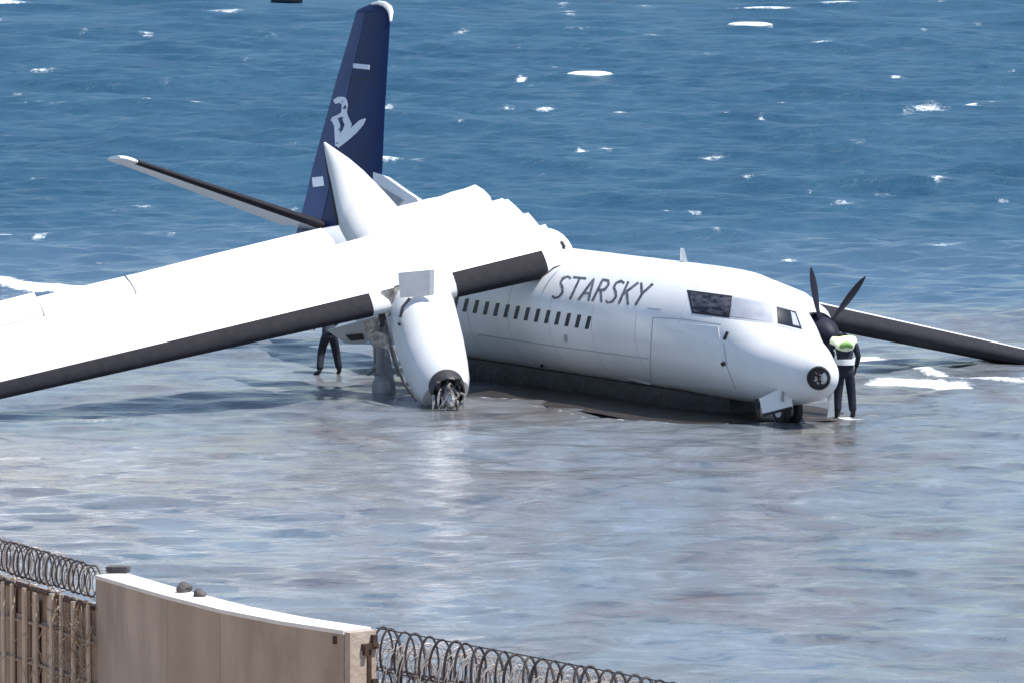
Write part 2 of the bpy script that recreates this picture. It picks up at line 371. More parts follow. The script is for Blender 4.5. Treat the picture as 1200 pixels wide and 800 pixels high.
# ---- near-black sheet on the wet sand, the fuselage's shadow put into its colour
def shade_patch():
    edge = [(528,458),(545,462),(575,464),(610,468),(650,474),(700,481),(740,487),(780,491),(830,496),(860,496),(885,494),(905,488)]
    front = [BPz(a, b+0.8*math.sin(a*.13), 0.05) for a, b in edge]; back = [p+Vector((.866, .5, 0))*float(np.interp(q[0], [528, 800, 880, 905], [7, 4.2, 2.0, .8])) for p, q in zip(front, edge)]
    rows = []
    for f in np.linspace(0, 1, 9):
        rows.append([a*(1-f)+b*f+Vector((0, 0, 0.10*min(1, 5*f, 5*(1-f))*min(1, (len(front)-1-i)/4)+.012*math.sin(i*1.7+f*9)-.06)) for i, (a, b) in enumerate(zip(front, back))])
    mb = MB(); mb.grid(rows); tag(mb.build('shade_patch', M_shade), kind='structure')
shade_patch()

# ================================================================== AIRPLANE
FWD = Vector((0.5, -0.866, 0)).normalized(); AFT = -FWD; STB = Vector((-0.866, -0.5, 0)); UPV = Vector((0, 0, 1))
NX, NY, ZC = 6.6, 131.2, 1.72
def AX(s, z=0.0): return Vector((NX, NY, z)) + AFT*s
ROLL = R(16)
STBr = STB*math.cos(ROLL)+UPV*math.sin(ROLL); UPr = UPV*math.cos(ROLL)-STB*math.sin(ROLL)
plane = thing('airplane', (0.6, 141.5, 0), 'white twin propeller airliner wrecked in shallow water, wings broken, dark blue tail fin', 'airplane')

# fuselage: s, z top, z bottom, half width, z of widest line
PROF = [(0.00,1.20,1.00,.08,1.10),(0.05,1.34,.86,.18,1.11),(0.18,1.45,.74,.27,1.12),(0.45,1.60,.62,.39,1.14),(0.8,1.77,.52,.58,1.18),(1.2,1.92,.44,.73,1.24),
        (1.55,2.05,.40,.86,1.32),(1.75,2.2,.38,.93,1.38),(2.1,2.52,.37,1.08,1.46),(2.5,2.82,.36,1.17,1.54),(2.9,2.97,.35,1.24,1.6),(3.5,3.06,.345,1.32,1.67),
        (4.4,3.10,.34,1.37,1.71),(6,3.10,.34,1.38,1.72),(10,3.10,.34,1.38,1.72),(15.5,3.10,.34,1.38,1.72),(17.5,3.12,.42,1.33,1.76),(19.5,3.16,.75,1.17,1.95),(21.5,2.98,1.25,.8,2.1),
        (22.8,2.75,1.75,.4,2.3),(23.4,2.5,2.1,.08,2.3)]
pa = np.array(PROF)
def prof(s): return [float(np.interp(s, pa[:, 0], pa[:, k])) for k in range(1, 5)]
ss = sorted(set(list(pa[:, 0]) + list(np.arange(0, 5, 0.15)) + list(np.arange(5, 23.3, 0.5))))
def smoothprof(s):
    if s < 0.5: return prof(s)
    h = 0.14 if s < 4 else 0.5
    a = [prof(s+d) for d in (-h, -h/2, 0, h/2, h)]
    return [sum(q[k] for q in a)/5 for k in range(4)]
rings = []
NA = 56
for s in ss:
    zt, zb, rw, zc = smoothprof(s); ring = []
    for k in range(NA):
        a = 2*math.pi*k/NA; ca, sa = math.cos(a), math.sin(a)
        e = 1.0
        ring.append(AX(s)+STB*(rw*ca)+UPV*(zc+(zt-zc if sa > 0 else zc-zb)*sa))
    rings.append(ring)
fb = MB().loft(rings)
fus = fb.build('fuselage', M_white, plane, angle=50)
BF = bvh_of(fb.v, fb.f)

# cockpit windows
def dq(name, q, m, off=0.012, th=0.03, parent=fus, bv=BF, n=6, k=4, dy=134):
    mb = MB(); decal_quad(mb, q, bv, off, th, n, k, dy); return mb.build(name, m, parent, angle=60)
dq('window_frame', [(805,340),(859,347),(855,373),(811,367.5)], M_dark, 0.006, 0.02)
dq('window_frame', [(858,347.5),(906,354.5),(908,380.5),(855,373)], M_seam, 0.006, 0.02)
dq('window_frame', [(908,358),(933,363.5),(942,389.5),(909.5,381.5)], M_seam, 0.010, 0.03, n=10, k=8)
dq('cockpit_window', [(808,343),(857,349),(853,370),(813,365)], M_cockpit)
dq('cockpit_window', [(859,350),(904,357),(906,378),(856,371)], M_visor)
dq('cockpit_window', [(910,360),(932,366),(939.5,386.5),(911.5,379.5)], M_glass, 0.02, 0.05, n=10, k=8)
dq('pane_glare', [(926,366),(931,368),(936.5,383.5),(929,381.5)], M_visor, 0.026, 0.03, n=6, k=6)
dq('window_post', [(934,367.5),(936.5,368.5),(943,386.5),(940.5,386)], M_seam)
# port half of the windshield and port cockpit window, mirrored across the fuselage axis
def mirror(o, name):
    off = worldloc(o.parent); V = []
    base = AX(0)
    for v in o.data.vertices:
        p = v.co+off; d = (p-base).dot(STB); V.append(p-STB*(2*d))
    return part(name, V, [tuple(f.vertices) for f in o.data.polygons], o.data.materials[0], o.parent, angle=60)
mirror([c for c in fus.children if c.name.startswith('cockpit_window')][0], 'cockpit_window')
# cabin windows (right side seen; left side mirrored)
wx = [509.5+11.95*i for i in range(16)]
wins = []
for i, x in enumerate(wx):
    y = 352.5+ (x-509.5)*0.142
    wins.append(dq('cabin_window', [(x-1.2+1.6,y-7.5),(x+3.0+1.6,y-7.2),(x+2.0-1.2,y+8.0),(x-2.2-1.2,y+7.6)], M_glass, 0.008, 0.03, n=2, k=3, dy=140))
for o in wins: mirror(o, 'cabin_window')
# lettering
LET = {'S': [[(0.95,.08),(.6,0),(.25,.1),(.2,.3),(.55,.5),(.75,.7),(.6,.92),(.25,1),(0,.9)]],
       'T': [[(-.1,.02),(1.05,.02)], [(.5,.02),(.45,1)]],
       'A': [[(0,1),(.55,0),(.9,1)], [(.2,.66),(.8,.66)]],
       'R': [[(.05,1),(.15,.02),(.65,.03),(.85,.2),(.7,.42),(.15,.5)], [(.4,.5),(.9,1)]],
       'K': [[(.05,0),(.05,1)], [(.95,0),(.1,.55)], [(.3,.45),(.9,1)]],
       'Y': [[(0,0),(.5,.48)], [(1.05,0),(.5,.48),(.35,1)]]}
for i, ch in enumerate('STARSKY'):
    mb = MB(); ox = 646.5+i*15.6; oy = 323.3+i*1.35
    for stv in LET[ch]:
        pts = [(ox+u*13.0+(1-v)*11.5, oy+v*26.0+u*1.4) for u, v in stv]
        decal_stroke(mb, pts, [random.uniform(2.2,3.1) for _ in pts], BF)
    mb.build('letter', M_letter, fus, angle=60)
mb = MB(); decal_stroke(mb, [(759,361.3),(775,362.8)], 1.6, BF); mb.build('marking', M_seam, fus)
for pts, wd, m in (([(849,398),(853,389)], 2.6, M_dark), ([(847,424),(849,428)], 4, M_dark), ([(634,427),(636,427.6)], 3, M_dark), ([(663,392),(663.5,400)], 2.6, M_seam)):
    mb = MB(); decal_stroke(mb, pts, wd, BF, 0.03, 0.04, 1.5); mb.build('probe', m, fus)
# panel seams and doors
for pts in ([(765,372),(763,400),(762,430),(763,455)], [(765,372),(800,374),(845,380)], [(848,402),(852,430),(862,455)], [(707,440),(715,442)], [(560,392),(640,404),(760,420)]):
    mb = MB(); decal_stroke(mb, pts, 1.1, BF, 0.003, 0.01, 4); mb.build('panel_seam', M_seam, fus)
for s_ in (3.9, 5.6, 7.4, 9.2, 11.0, 12.8, 14.4):
    zt, zb, rw, zc = smoothprof(s_); mb = MB(); rg = []
    for h, e in ((-.012, .0), (-.012, .004), (.012, .004), (.012, .0)):
        rg.append([AX(s_+h)+STB*((rw+e)*math.cos(a))+UPV*(zc+((zt-zc if math.sin(a) > 0 else zc-zb)+e)*math.sin(a)) for a in [2*math.pi*k/NA for k in range(NA)]])
    mb.loft(rg, False, False); mb.build('frame_seam', M_seaml, fus)
dq('service_door', [(768,376),(842,383),(850,455),(765,449)], M_white, 0.009, 0.02, n=10, k=10)
mb = MB(); decal_stroke(mb, [(737,446),(762,452),(768,457)], 6, BF, 0.03, 0.05, 3); mb.build('crumpled_skin', M_grey, fus)
# added dark keel that paints in the shade under the belly
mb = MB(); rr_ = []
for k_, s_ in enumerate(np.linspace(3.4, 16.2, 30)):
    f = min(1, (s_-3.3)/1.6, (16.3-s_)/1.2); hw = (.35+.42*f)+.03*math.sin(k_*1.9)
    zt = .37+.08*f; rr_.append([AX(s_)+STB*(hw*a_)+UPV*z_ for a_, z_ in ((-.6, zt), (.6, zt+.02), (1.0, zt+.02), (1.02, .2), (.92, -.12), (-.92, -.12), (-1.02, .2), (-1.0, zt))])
mb.loft(rr_); mb.build('belly_shade_keel', M_keelshade, fus, angle=30)
# open nose: dark bulkhead, radar dish and torn rim
c0, n0 = cast(959.5, 442.5, BF, 131)
nd = (n0*0.75+FWD*0.35).normalized(); c0 = c0+nd*.02
sx = nd.cross(UPV).normalized(); sy = sx.cross(nd)
mb = MB(); mb.loft([[c0+nd*h+(sx*math.cos(a)+sy*math.sin(a))*r for a in [2*math.pi*k/24 for k in range(24)]] for h, r in ((-.18,.24),(.0,.25),(.04,.24),(.045,.215),(-.0,.19),(-.01,.02))])
mb.build('nose_bulkhead', M_dark, fus)
mb = MB()
for k in range(7):
    a = k*0.9+.3; q = c0+nd*0.03+(sx*math.cos(a)+sy*math.sin(a))*(0.04+0.11*((k*37) % 10)/10)
    mb.box(q, sx*random.uniform(.012,.045)+sy*random.uniform(-.02,.02), sy*random.uniform(.008,.025), nd*.03)
tag(mb.build('radar_bracket', M_alu, fus, smooth=False), kind='stuff')
# crown antennas
def blade(base, h, c0_, c1_, lean, m, name, parent):
    mb = MB(); r2 = []
    for f in (0, .5, 1):
        cc = c0_*(1-f)+c1_*f; b = base+UPV*(h*f)+AFT*(lean*f)
        r2.append([b-FWD*(-cc/2), b+STB*.035, b+FWD*(-cc/2), b-STB*.035])
    mb.loft(r2); mb.build(name, m, parent, smooth=False)
blade(AX(5.85, 3.06), 0.33, 0.34, 0.16, 0.08, M_white, 'antenna', fus)
# wing-box fairing on the crown
mb = MB(); r2 = []
for s, hh, wv in ((11.3,.10,.3),(11.32,.38,.5),(11.4,.46,.58),(11.9,.48,.7),(12.6,.42,.85),(13.6,.25,1.0),(14.6,.06,.6)):
    r2.append([AX(s)+STBr*(wv*ca_)+UPV*(3.0+hh*1.05*max(sa_, -.6)) for ca_, sa_ in [(math.cos(2*math.pi*k/24), math.sin(2*math.pi*k/24)) for k in range(24)]])
mb.loft(r2); fair = mb.build('wing_fairing', M_wingwhite, plane)
mb = MB(); mb.tube([BP(658,284,140.2), BP(661,289,140.1), BP(660,292,140.1)], 0.04, 6); mb.build('torn_shade_edge', M_dark, fair); mb = MB(); mb.tube([BP(657,311,139.0), BP(649,314,138.9), BP(643,319,138.8), BP(633,327,138.7)], [.008,.025,.018,.008], 6); mb.build('torn_shade_edge', M_dark, fair)

# ---- wings
def foil(tc, n=15):
    up = []; lo = []
    for k in range(n+1):
        u = (1-math.cos(math.pi*k/n))/2
        y = 5*tc*(0.2969*math.sqrt(u)-0.126*u-0.3516*u*u+0.2843*u**3-0.1015*u**4)
        cam_ = 0.03*(1-(2*u-1)**2)
        up.append((u, y+cam_)); lo.append((u, -y+cam_))
    return up, lo
class Wing:
    """sections: list of (t, LE point, chord, twist); span direction"""
    def __init__(s, P0, P1, secs, aft, tc=(.17,.14)):
        s.P0, s.P1 = Vector(P0), Vector(P1); s.D = (s.P1-s.P0).normalized(); s.L = (s.P1-s.P0).length
        s.secs = np.array(secs, float); s.aft = aft; s.tc = tc
    def at(s, t, u, wv, flapu=None, flapang=0):
        c = np.interp(t, s.secs[:, 0], s.secs[:, 1]); tau = R(float(np.interp(t, s.secs[:, 0], s.secs[:, 2])))
        A = s.aft; Cd = (A*math.cos(tau)+UPV*math.sin(tau)).normalized()
        n = s.D.cross(Cd).normalized()
        if n.z < 0: n = -n
        p = s.P0+s.D*t
        if flapu is not None:
            h = p+Cd*(c*flapu); Cf = (Cd*math.cos(flapang)+n*math.sin(flapang)); nf = (n*math.cos(flapang)-Cd*math.sin(flapang))
            return h+Cf*(c*(u-flapu))+nf*(c*wv)
        return p+Cd*(c*u)+n*(c*wv)
    def thick(s, t): return np.interp(t, [0, s.L], s.tc)
    def main(s, t0, t1, n=16, umax=0.74):
        mb = MB(); rg = []
        for t in np.linspace(t0, t1, n):
            up, lo = foil(s.thick(t)); U = [q for q in up if q[0] <= umax]; Lo = [q for q in lo if q[0] <= umax]
            yu = np.interp(umax, [q[0] for q in up], [q[1] for q in up]); yl = np.interp(umax, [q[0] for q in lo], [q[1] for q in lo])
            loop = [(umax, yu)]+U[::-1]+Lo[1:]+[(umax, yl)]
            rg.append([s.at(t, a, b) for a, b in loop])
        return mb.loft(rg)
    def boot(s, t0, t1, n=12, u0=0.09, off=0.006):
        mb = MB(); rg = []
        for t in np.linspace(t0, t1, n):
            up, lo = foil(s.thick(t), 26); c = np.interp(t, s.secs[:, 0], s.secs[:, 1]); k = off/c
            U = [q for q in up if q[0] <= u0]; Lo = [q for q in lo if q[0] <= u0]
            out = [(a-k*(1-a/u0), b+k) for a, b in U[::-1]]+[(a-k*(1-a/u0), b-k) for a, b in Lo[1:]]
            inn = [(a+0.01, b*0.8) for a, b in Lo[:0:-1]]+[(a+0.01, b*0.8) for a, b in U]
            rg.append([s.at(t, a, b) for a, b in out+inn])
        return mb.loft(rg)
    def flap(s, t0, t1, ang, u0=0.755, u1=1.03, n=8, jag=0.0):
        mb = MB(); rg = []
        for t in np.linspace(t0, t1, n):
            up, lo = foil(s.thick(t), 20)
            hu = np.interp(u0, [q[0] for q in up], [q[1] for q in up]); hl = np.interp(u0, [q[0] for q in lo], [q[1] for q in lo]); m0 = (hu+hl)/2; h = (hu-hl)/2*0.9
            e = u1+jag*random.uniform(-1, 1)
            loop = [(e, m0*0.3+.003), (u0+.14, m0+h*.62), (u0+.05, m0+h*.92), (u0+.01, m0+h*.6), (u0, m0), (u0+.01, m0-h*.6), (u0+.05, m0-h*.9), (u0+.14, m0-h*.4), (e, m0*0.3-.003)]
            rg.append([s.at(t, a, b, u0, R(ang)) for a, b in loop])
        return mb.loft(rg)
# starboard wing: leading edge low, rolled nose-down where it broke
WS = Wing(BP(640,322.5,139.3), BP(-52,478,132.2), [(0,3.45,31),(4,2.95,33.5),(9,2.5,40),(14.5,2.05,51)], AFT, (.205,.18))
wing = WS.main(-0.12, WS.L-0.1, 24).build('wing', M_wingwhite, plane, angle=45)
tag(wing, 'broken wing tipped leading edge down, sunlit white top')
tN0, tN1 = 2.35, 4.30
WS.boot(-0.05, tN0-0.1, 12, .15).build('leading_edge_boot', M_boot, wing, angle=60)
WS.boot(tN1+0.05, WS.L-0.9, 20, .15).build('leading_edge_boot', M_boot, wing, angle=60)
WS.flap(0.1, 2.45, 2, 0.755, 1.0, jag=.01).build('flap', M_wingwhite, wing, angle=60)
WS.flap(4.3, 9.4, 1, 0.755, 1.02, 14).build('flap', M_wingwhite, wing, angle=60)
WS.flap(11.75, WS.L-0.15, 10, 0.755, 1.05).build('aileron', M_wingwhite, wing, angle=60)
WS.flap(9.45, 11.7, 0.5, 0.755, 1.02).build('aileron', M_wingwhite, wing, angle=60)
# torn root rib steps
mb = MB()
for (t0_, u0_, t1_, u1_) in ((-.35,.10,-.125,.50),(-.22,.50,-.125,.72),(-.5,.16,-.35,.34)):
    G = []; T = []
    for i in range(4):
        row = []; tr = []
        for j in range(4):
            tt = t0_+(t1_-t0_)*i/3; uu = u0_+(u1_-u0_)*j/3; up, lo = foil(.205); wv = float(np.interp(uu, [q[0] for q in up], [q[1] for q in up]))
            row.append(WS.at(tt, uu, wv-.004)); tr.append(UPV*.05)
        G.append(row); T.append(tr)
    mb.grid(G, T)
tag(mb.build('torn_root_skin', M_wingwhite, wing, smooth=False), kind='stuff')
def sheet(name, q, Y, th, m, parent):
    P = [BP(a, b, Y+c) for a, b, c in q]; d = Vector((.3, 1, .1)).normalized()*th; n = len(P)
    return part(name, P+[p+d for p in P], [tuple(range(n)), tuple(range(2*n-1, n-1, -1))]+[(i, (i+1) % n, (i+1) % n+n, i+n) for i in range(n)], m, parent, smooth=False)
sheet('hanging_flap', [(383,387,0),(412,379,0),(441,371,0),(443,383,0),(433,391,.05),(436,397,.1),(425,403,.1),(404,402,.1),(396,396,.05)], 139.3, .09, M_white, wing)
sheet('hanging_flap', [(429,393,0),(440,389,0),(452,401,0),(455,418,0),(446,413,0),(436,405,0)], 138.9, .07, M_fire, wing)
sheet('flap_track', [(405,393,0),(424,391.5,0),(426,398,0),(411,399.5,0)], 139.25, .06, M_dark, wing)
sheet('flap_track', [(427,386,0),(436,377,0),(439,380,0),(433,388,0),(436,398,0),(431,396,0)], 138.85, .05, M_alu, wing)
# port wing, low in the water
WP = Wing((1.9,139.9,2.62), (13.9,147.9,-0.42), [(0,3.45,1),(14.5,1.6,2)], AFT, (.2,.24))
wingp = WP.main(0.9, WP.L, 18).build('wing', M_wingwhite, plane, angle=45); tag(wingp, 'far wing drooping to the water with dark leading edge')
WP.boot(4.3, WP.L-0.4, 16, 0.2).build('leading_edge_boot', M_boot, wingp, angle=60)
WP.flap(4.2, 9.0, -3, n=8).build('flap', M_wingwhite, wingp, angle=60)
WP.flap(9.1, 14.2, 0, n=8).build('aileron', M_wingwhite, wingp, angle=60)

# ---- starboard nacelle: tail cone stuck up behind the wing, front torn and hanging
pathR = [BP(380.5,168,142.2), BP(386,178,142.0), BP(398,196,141.7), BP(409,214,141.4), BP(421,235,141.0), BP(432,256,140.5), BP(447,278,139.9), BP(462,300,139.2), BP(476,322,138.6)]
radR = [(.03,.03),(.10,.14),(.27,.3),(.42,.42),(.58,.5),(.70,.6),(.76,.62),(.68,.5),(.5,.3)]
nac = MB().loft(frame_loft(pathR, radR, 32)).build('engine_nacelle', M_wingwhite, plane, angle=50)
tag(nac, 'near engine nacelle broken in two, tail cone up and front hanging to the water')
pathF = [BP(492,330,138.2), BP(489,345,138.0), BP(493,362,137.75), BP(499,385,137.5), BP(505,408,137.2), BP(512,434,136.9), BP(518,452,136.7), BP(522,462,136.55)]
radF = [(.60,.5),(.72,.66),(.745,.72),(.74,.74),(.73,.73),(.69,.69),(.62,.62),(.52,.52)]
MB().loft(frame_loft(pathF, radF, 36)).build('front_cowling', M_white, nac, angle=50)
# dark air intake ring and broken gearbox at the lower end
tdir = (pathF[-1]-pathF[-3]).normalized(); rim = pathF[-1]
fs = tdir.cross(UPV).normalized(); fu = fs.cross(tdir)
vcam = (CAM-rim).normalized()
cc = BP(525.5,459,135.75)
td2 = (tdir*0.55+vcam*0.75).normalized(); gs = td2.cross(UPV).normalized(); gu = gs.cross(td2)
mb = MB(); mb.loft([[cc+td2*h+(gs*math.cos(a)+gu*math.sin(a))*r for a in [2*math.pi*k/28 for k in range(28)]] for h, r in ((-.35,.38),(.0,.36),(.05,.335),(.04,.31),(-.1,.29),(-.12,.02))])
mb.build('intake_ring', M_dark, nac)
mb = MB()
mb.tube([cc-td2*.1, cc+td2*.1+Vector((0,0,-.1)), cc+td2*.22+Vector((.04,0,-.24))], [.2,.16,.07], 12)
for k in range(12):
    a = k*0.55+random.uniform(-.1,.1); q = cc+(gs*math.cos(a)+gu*math.sin(a))*random.uniform(.14,.33)+td2*.06
    mb.tube([q, q+td2*.12+Vector((random.uniform(-.08,.08),0,random.uniform(-.16,.05))), q+td2*.14+Vector((random.uniform(-.1,.1),0,random.uniform(-.34,-.1)))], [.045,.035,.012], 5)
mb.build('broken_gearbox', M_alu, nac)
mb = MB()
for k in range(9):
    a = k*0.7; q = cc+(gs*math.cos(a)+gu*math.sin(a))*random.uniform(.1,.36)+td2*.1
    mb.box(q, gs*random.uniform(.02,.06), gu*random.uniform(.03,.1), td2*.05)
mb.tube([cc+Vector((-.1,-.1,-.1)), BP(516,476,136)], [.06,.03], 6); mb.tube([cc+Vector((.1,-.1,-.1)), BP(531,474,136)], [.05,.03], 6)
mb.build('engine_debris', M_dark, nac, smooth=False)
# grey firewall box and torn sheets at the break
def pquad(mb, q, Y, th, n=1):
    P = [BP(a, b, Y) for a, b in q]; d = Vector((0.3, th, 0.05)).normalized()*th
    mb.add(P+[p+d for p in P], [(0,1,2,3),(7,6,5,4),(0,4,5,1),(1,5,6,2),(2,6,7,3),(3,7,4,0)])
mb = MB(); pquad(mb, [(466.5,320),(504,316.5),(503.5,347),(469,349)], 137.0, 0.10); mb.build('firewall_box', M_fire, nac, smooth=False)
mb = MB(); pquad(mb, [(446,341),(462,337),(464,360),(452,372)], 137.35, 0.12); mb.build('torn_sheet', M_alu, nac, smooth=False)
mb = MB(); pquad(mb, [(438,345),(447,342),(450,378),(446,384)], 137.5, 0.06); pquad(mb, [(462,336),(468,334),(470,352),(460,362)], 137.4, 0.05); mb.build('torn_sheet', M_dark, nac, smooth=False)
mb = MB(); pquad(mb, [(426,378),(441,373),(437,388),(431,392)], 138.2, 0.08); pquad(mb, [(432,386),(452,392),(455,410),(436,402)], 138.3, 0.05); mb.build('torn_sheet', M_alu, nac, smooth=False)
mb = MB(); mb.tube([BP(452,375,136.9), BP(462,420,136.6), BP(474,450,136.4), BP(488,469,136.2)], .03, 6); mb.build('loose_cable', M_dark, nac)
mb = MB(); mb.tube([BP(395,262,140.3), BP(384,200,141.7), BP(379,170,142.2)], [.035,.03,.01], 6); mb.build('torn_shade_edge', M_dark, nac)  # dark tube drawn in for the shaded side of the tail cone
mb = MB(); mb.tube([BP(469,372,136.75), BP(472,360,136.8), BP(480,350,136.9)], .035, 6); mb.tube([BP(467,378,136.7), BP(470,381,136.7)], .045, 6); mb.build('latch', M_dark, nac)

# ---- main landing gear under the broken wing
gear = MB().tube([BP(447,380,138.6), BP(446,410,138.6), BP(444,436,138.6)], [.11,.09,.07], 12).build('landing_gear', M_grey, plane)
mb = MB(); mb.tube([BP(452,385,138.9), BP(468,440,138.9)], .05, 8); mb.tube([BP(446,425,138.6), BP(430,438,138.7)], .05, 8); mb.build('drag_brace', M_grey, gear)
mb = MB(); pquad(mb, [(437,404),(453,412),(462,463),(440,461)], 139.2, 0.06); mb.build('gear_door', M_grey, gear, smooth=False)
c = BP(447,456,138.7)
mb = MB(); mb.loft([[c+STB*h+(AFT*math.cos(a)+UPV*math.sin(a))*r for a in [2*math.pi*k/28 for k in range(28)]] for h, r in ((-.1,.14),(-.1,.26),(-.06,.3),(.06,.3),(.1,.26),(.1,.14))]); mb.build('wheel', M_grey, gear)

# ---- port engine and propeller
hub = BP(963,391,138.4); PA = (FWD*0.985+UPV*-0.05).normalized()
pathP = [hub-PA*d+UPV*u for d, u in ((.15,0),(.22,0),(.5,.03),(1.2,.1),(2.2,.18),(3.4,.28),(4.6,.42),(5.8,.5))]
nacp = MB().loft(frame_loft(pathP, [(.3,.3),(.46,.44),(.58,.58),(.66,.72),(.68,.74),(.66,.6),(.5,.36),(.1,.1)], 28)).build('engine_nacelle', M_white, plane, angle=50)
mb = MB(); mb.loft(frame_loft([hub-PA*.5, hub-PA*.14], [(.5,.5),(.44,.44)], 28)); 
q = hub-PA*.3-UPV*.42; mb.loft(frame_loft([q-PA*.3, q+PA*.1], [(.3,.2),(.3,.2)], 20)); mb.build('air_intake', M_dark, nacp)
prop = MB().loft(frame_loft([hub-PA*.16, hub-PA*.05, hub+PA*.15, hub+PA*.35, hub+PA*.47, hub+PA*.52], [.36,.37,.34,.24,.12,.02], 24)).build('propeller', M_prop, plane)
pr = PA.cross(UPV).normalized(); 
if pr.x < 0: pr = -pr
pu = pr.cross(PA); 
if pu.z < 0: pu = -pu
for ang, ln in ((103,1.5),(48,1.62),(163,1.5),(343,.75),(283,.8),(223,1.3)):
    a = R(ang); rd = pr*math.cos(a)+pu*math.sin(a); tn = (-pr*math.sin(a)+pu*math.cos(a)); mb = MB(); rg = []
    for f in np.linspace(0, 1, 10):
        r_ = .25+(ln-.25)*f; wd = np.interp(f, [0,.12,.35,.6,.85,1], [.12,.15,.22,.19,.11,.02]); tw = R(np.interp(f, [0, 1], [55, 22]))
        ch = tn*math.cos(tw)+PA*math.sin(tw); th_ = PA*math.cos(tw)-tn*math.sin(tw); p = hub+rd*r_
        hh = np.interp(f, [0,.15,1], [.08,.03,.008])
        rg.append([p+ch*wd, p+ch*wd*.4+th_*hh, p-ch*wd*.4+th_*hh, p-ch*wd, p-ch*wd*.4-th_*hh, p+ch*wd*.4-th_*hh])
    mb.loft(rg); mb.build('propeller_blade', M_prop, prop, angle=60)

# ---- tail fin (plane leaning to port), outline read on the fin's own plane
FO = AX(22.3, 2.6); FN = STBr.normalized()
def onfin(px, py):
    d = raydir(px, py); t = (FO-CAM).dot(FN)/d.dot(FN); return CAM+d*t
def fin_loft(lev, name, m, parent, thick=(.16,.07), umin=0.0, umax=1.0):
    """lev: list of (LE px, TE px) pairs bottom to top"""
    mb = MB(); rg = []
    for i, (le, te) in enumerate(lev):
        a, b = onfin(*le), onfin(*te); f = i/(len(lev)-1); th_ = thick[0]*(1-f)+thick[1]*f; loop = []
        us = np.linspace(umin, umax, 12)
        def hh(u):
            return th_*max(0.02, 2.2*math.sqrt(max(u, 0))*(1-u)**0.9)
        loop = [a+(b-a)*u+FN*hh(u) for u in us]+[a+(b-a)*u-FN*hh(u) for u in us[::-1]]
        rg.append(loop)
    mb.loft(rg); return mb, mb.build(name, m, parent, angle=50)
def lerp(a, b, t): return (a[0]*(1-t)+b[0]*t, a[1]*(1-t)+b[1]*t)
LEv = [(438,286),(443,262),(446,230),(448,200),(450.5,140),(454,80),(457,30),(456.5,14)]
TEv = [(343,292),(350,262),(359,230),(365,202),(379,150),(396,88),(411.5,36),(417,15)]
RUD = 0.66
levF = [(LEv[i], lerp(LEv[i], TEv[i], RUD)) for i in range(8)]
mbf, fin = fin_loft([(LEv[i], TEv[i]) for i in range(8)], 'tail_fin', M_navy, plane, (.15,.06), 0.0, RUD)
mbr, rud = fin_loft([(LEv[i], TEv[i]) for i in range(8)], 'rudder', M_rudder, fin, (.145,.058), RUD+.012, 1.0)
bmf = bvh_of(mbf.v+mbr.v, mbf.f+[tuple(i+len(mbf.v) for i in f) for f in mbr.f])
mb = MB(); capL = [((456.5,14),(417,15)),((456,10.5),(419,12)),((451,6.5),(425,9)),((444,4.5),(432,6))]; rg = []
for i, (le, te) in enumerate(capL):
    a, b = onfin(*le), onfin(*te); th_ = (.062,.055,.04,.01)[i]
    rg.append([a+(b-a)*u+FN*(th_*2*math.sqrt(max(u*(1-u), .001))) for u in np.linspace(0, 1, 10)]+[a+(b-a)*u-FN*(th_*2*math.sqrt(max(u*(1-u), .001))) for u in np.linspace(1, 0, 10)])
mb.loft(rg); mb.build('fin_tip', M_navy, fin)
mb = MB(); tp = [onfin(*p) for p in ((436,5),(444,3.8),(451,5.5),(456,9.5),(458,15),(458,25))]; mb.tube(tp, [.03,.055,.07,.075,.065,.03], 8); mb.build('tip_fairing', M_white, fin)
def fdecal(name, polys, m):
    mb = MB()
    for pts, wd in polys: decal_stroke(mb, pts, wd, bmf, 0.01, 0.03, 1.0, 152)
    return mb.build(name, m, fin, angle=60)
z8 = lambda pts: [(340+a/4, 60+b/4) for a, b in pts]
fdecal('bird_emblem', [(z8([(208,240),(228,230),(250,232),(258,250),(254,290),(262,320),(274,345),(262,375),(240,402),(228,430)]), [5,7,8.5,7,6.5,7.5,8,7,6,5]),
                       (z8([(197,316),(212,326),(222,350),(222,400),(223,446)]), [5,7.5,7,6,5]),
                       (z8([(200,320),(228,306),(256,292)]), [4,3.5,5]),
                       (z8([(222,450),(262,410),(300,372),(335,336),(352,320)]), [3,7,8.5,7,2])], M_emblem)
fdecal('white_dash', [([(414,77.3),(433,79.3)], 5.5)], M_emblem)
fdecal('white_square', [([(366.5,214),(379.5,212.5)], 11)], M_emblem)
fdecal('rudder_hinge', [([(414,92),(434,94)], 1.0)], M_dark)
# dorsal fin fillet
mb = MB(); A_ = [onfin(*p) for p in ((441,203),(453,207),(474,222),(492,234),(512,262),(440,268))]
mb.add([p+FN*.09 for p in A_]+[p-FN*.09 for p in A_], [tuple(range(6)), tuple(range(11, 5, -1))]+[(i, (i+1) % 6, (i+1) % 6+6, i+6) for i in range(6)])
df = mb.build('dorsal_fin', M_white, plane, smooth=False)
mb = MB(); q = [onfin(*p)+FN*.1 for p in ((446,217),(478,236),(470,243))]; mb.add(q+[p+FN*.01 for p in q], [(0,1,2),(5,4,3),(0,3,4,1),(1,4,5,2),(2,5,3,0)]); mb.build('access_panel', M_grey, df, smooth=False)
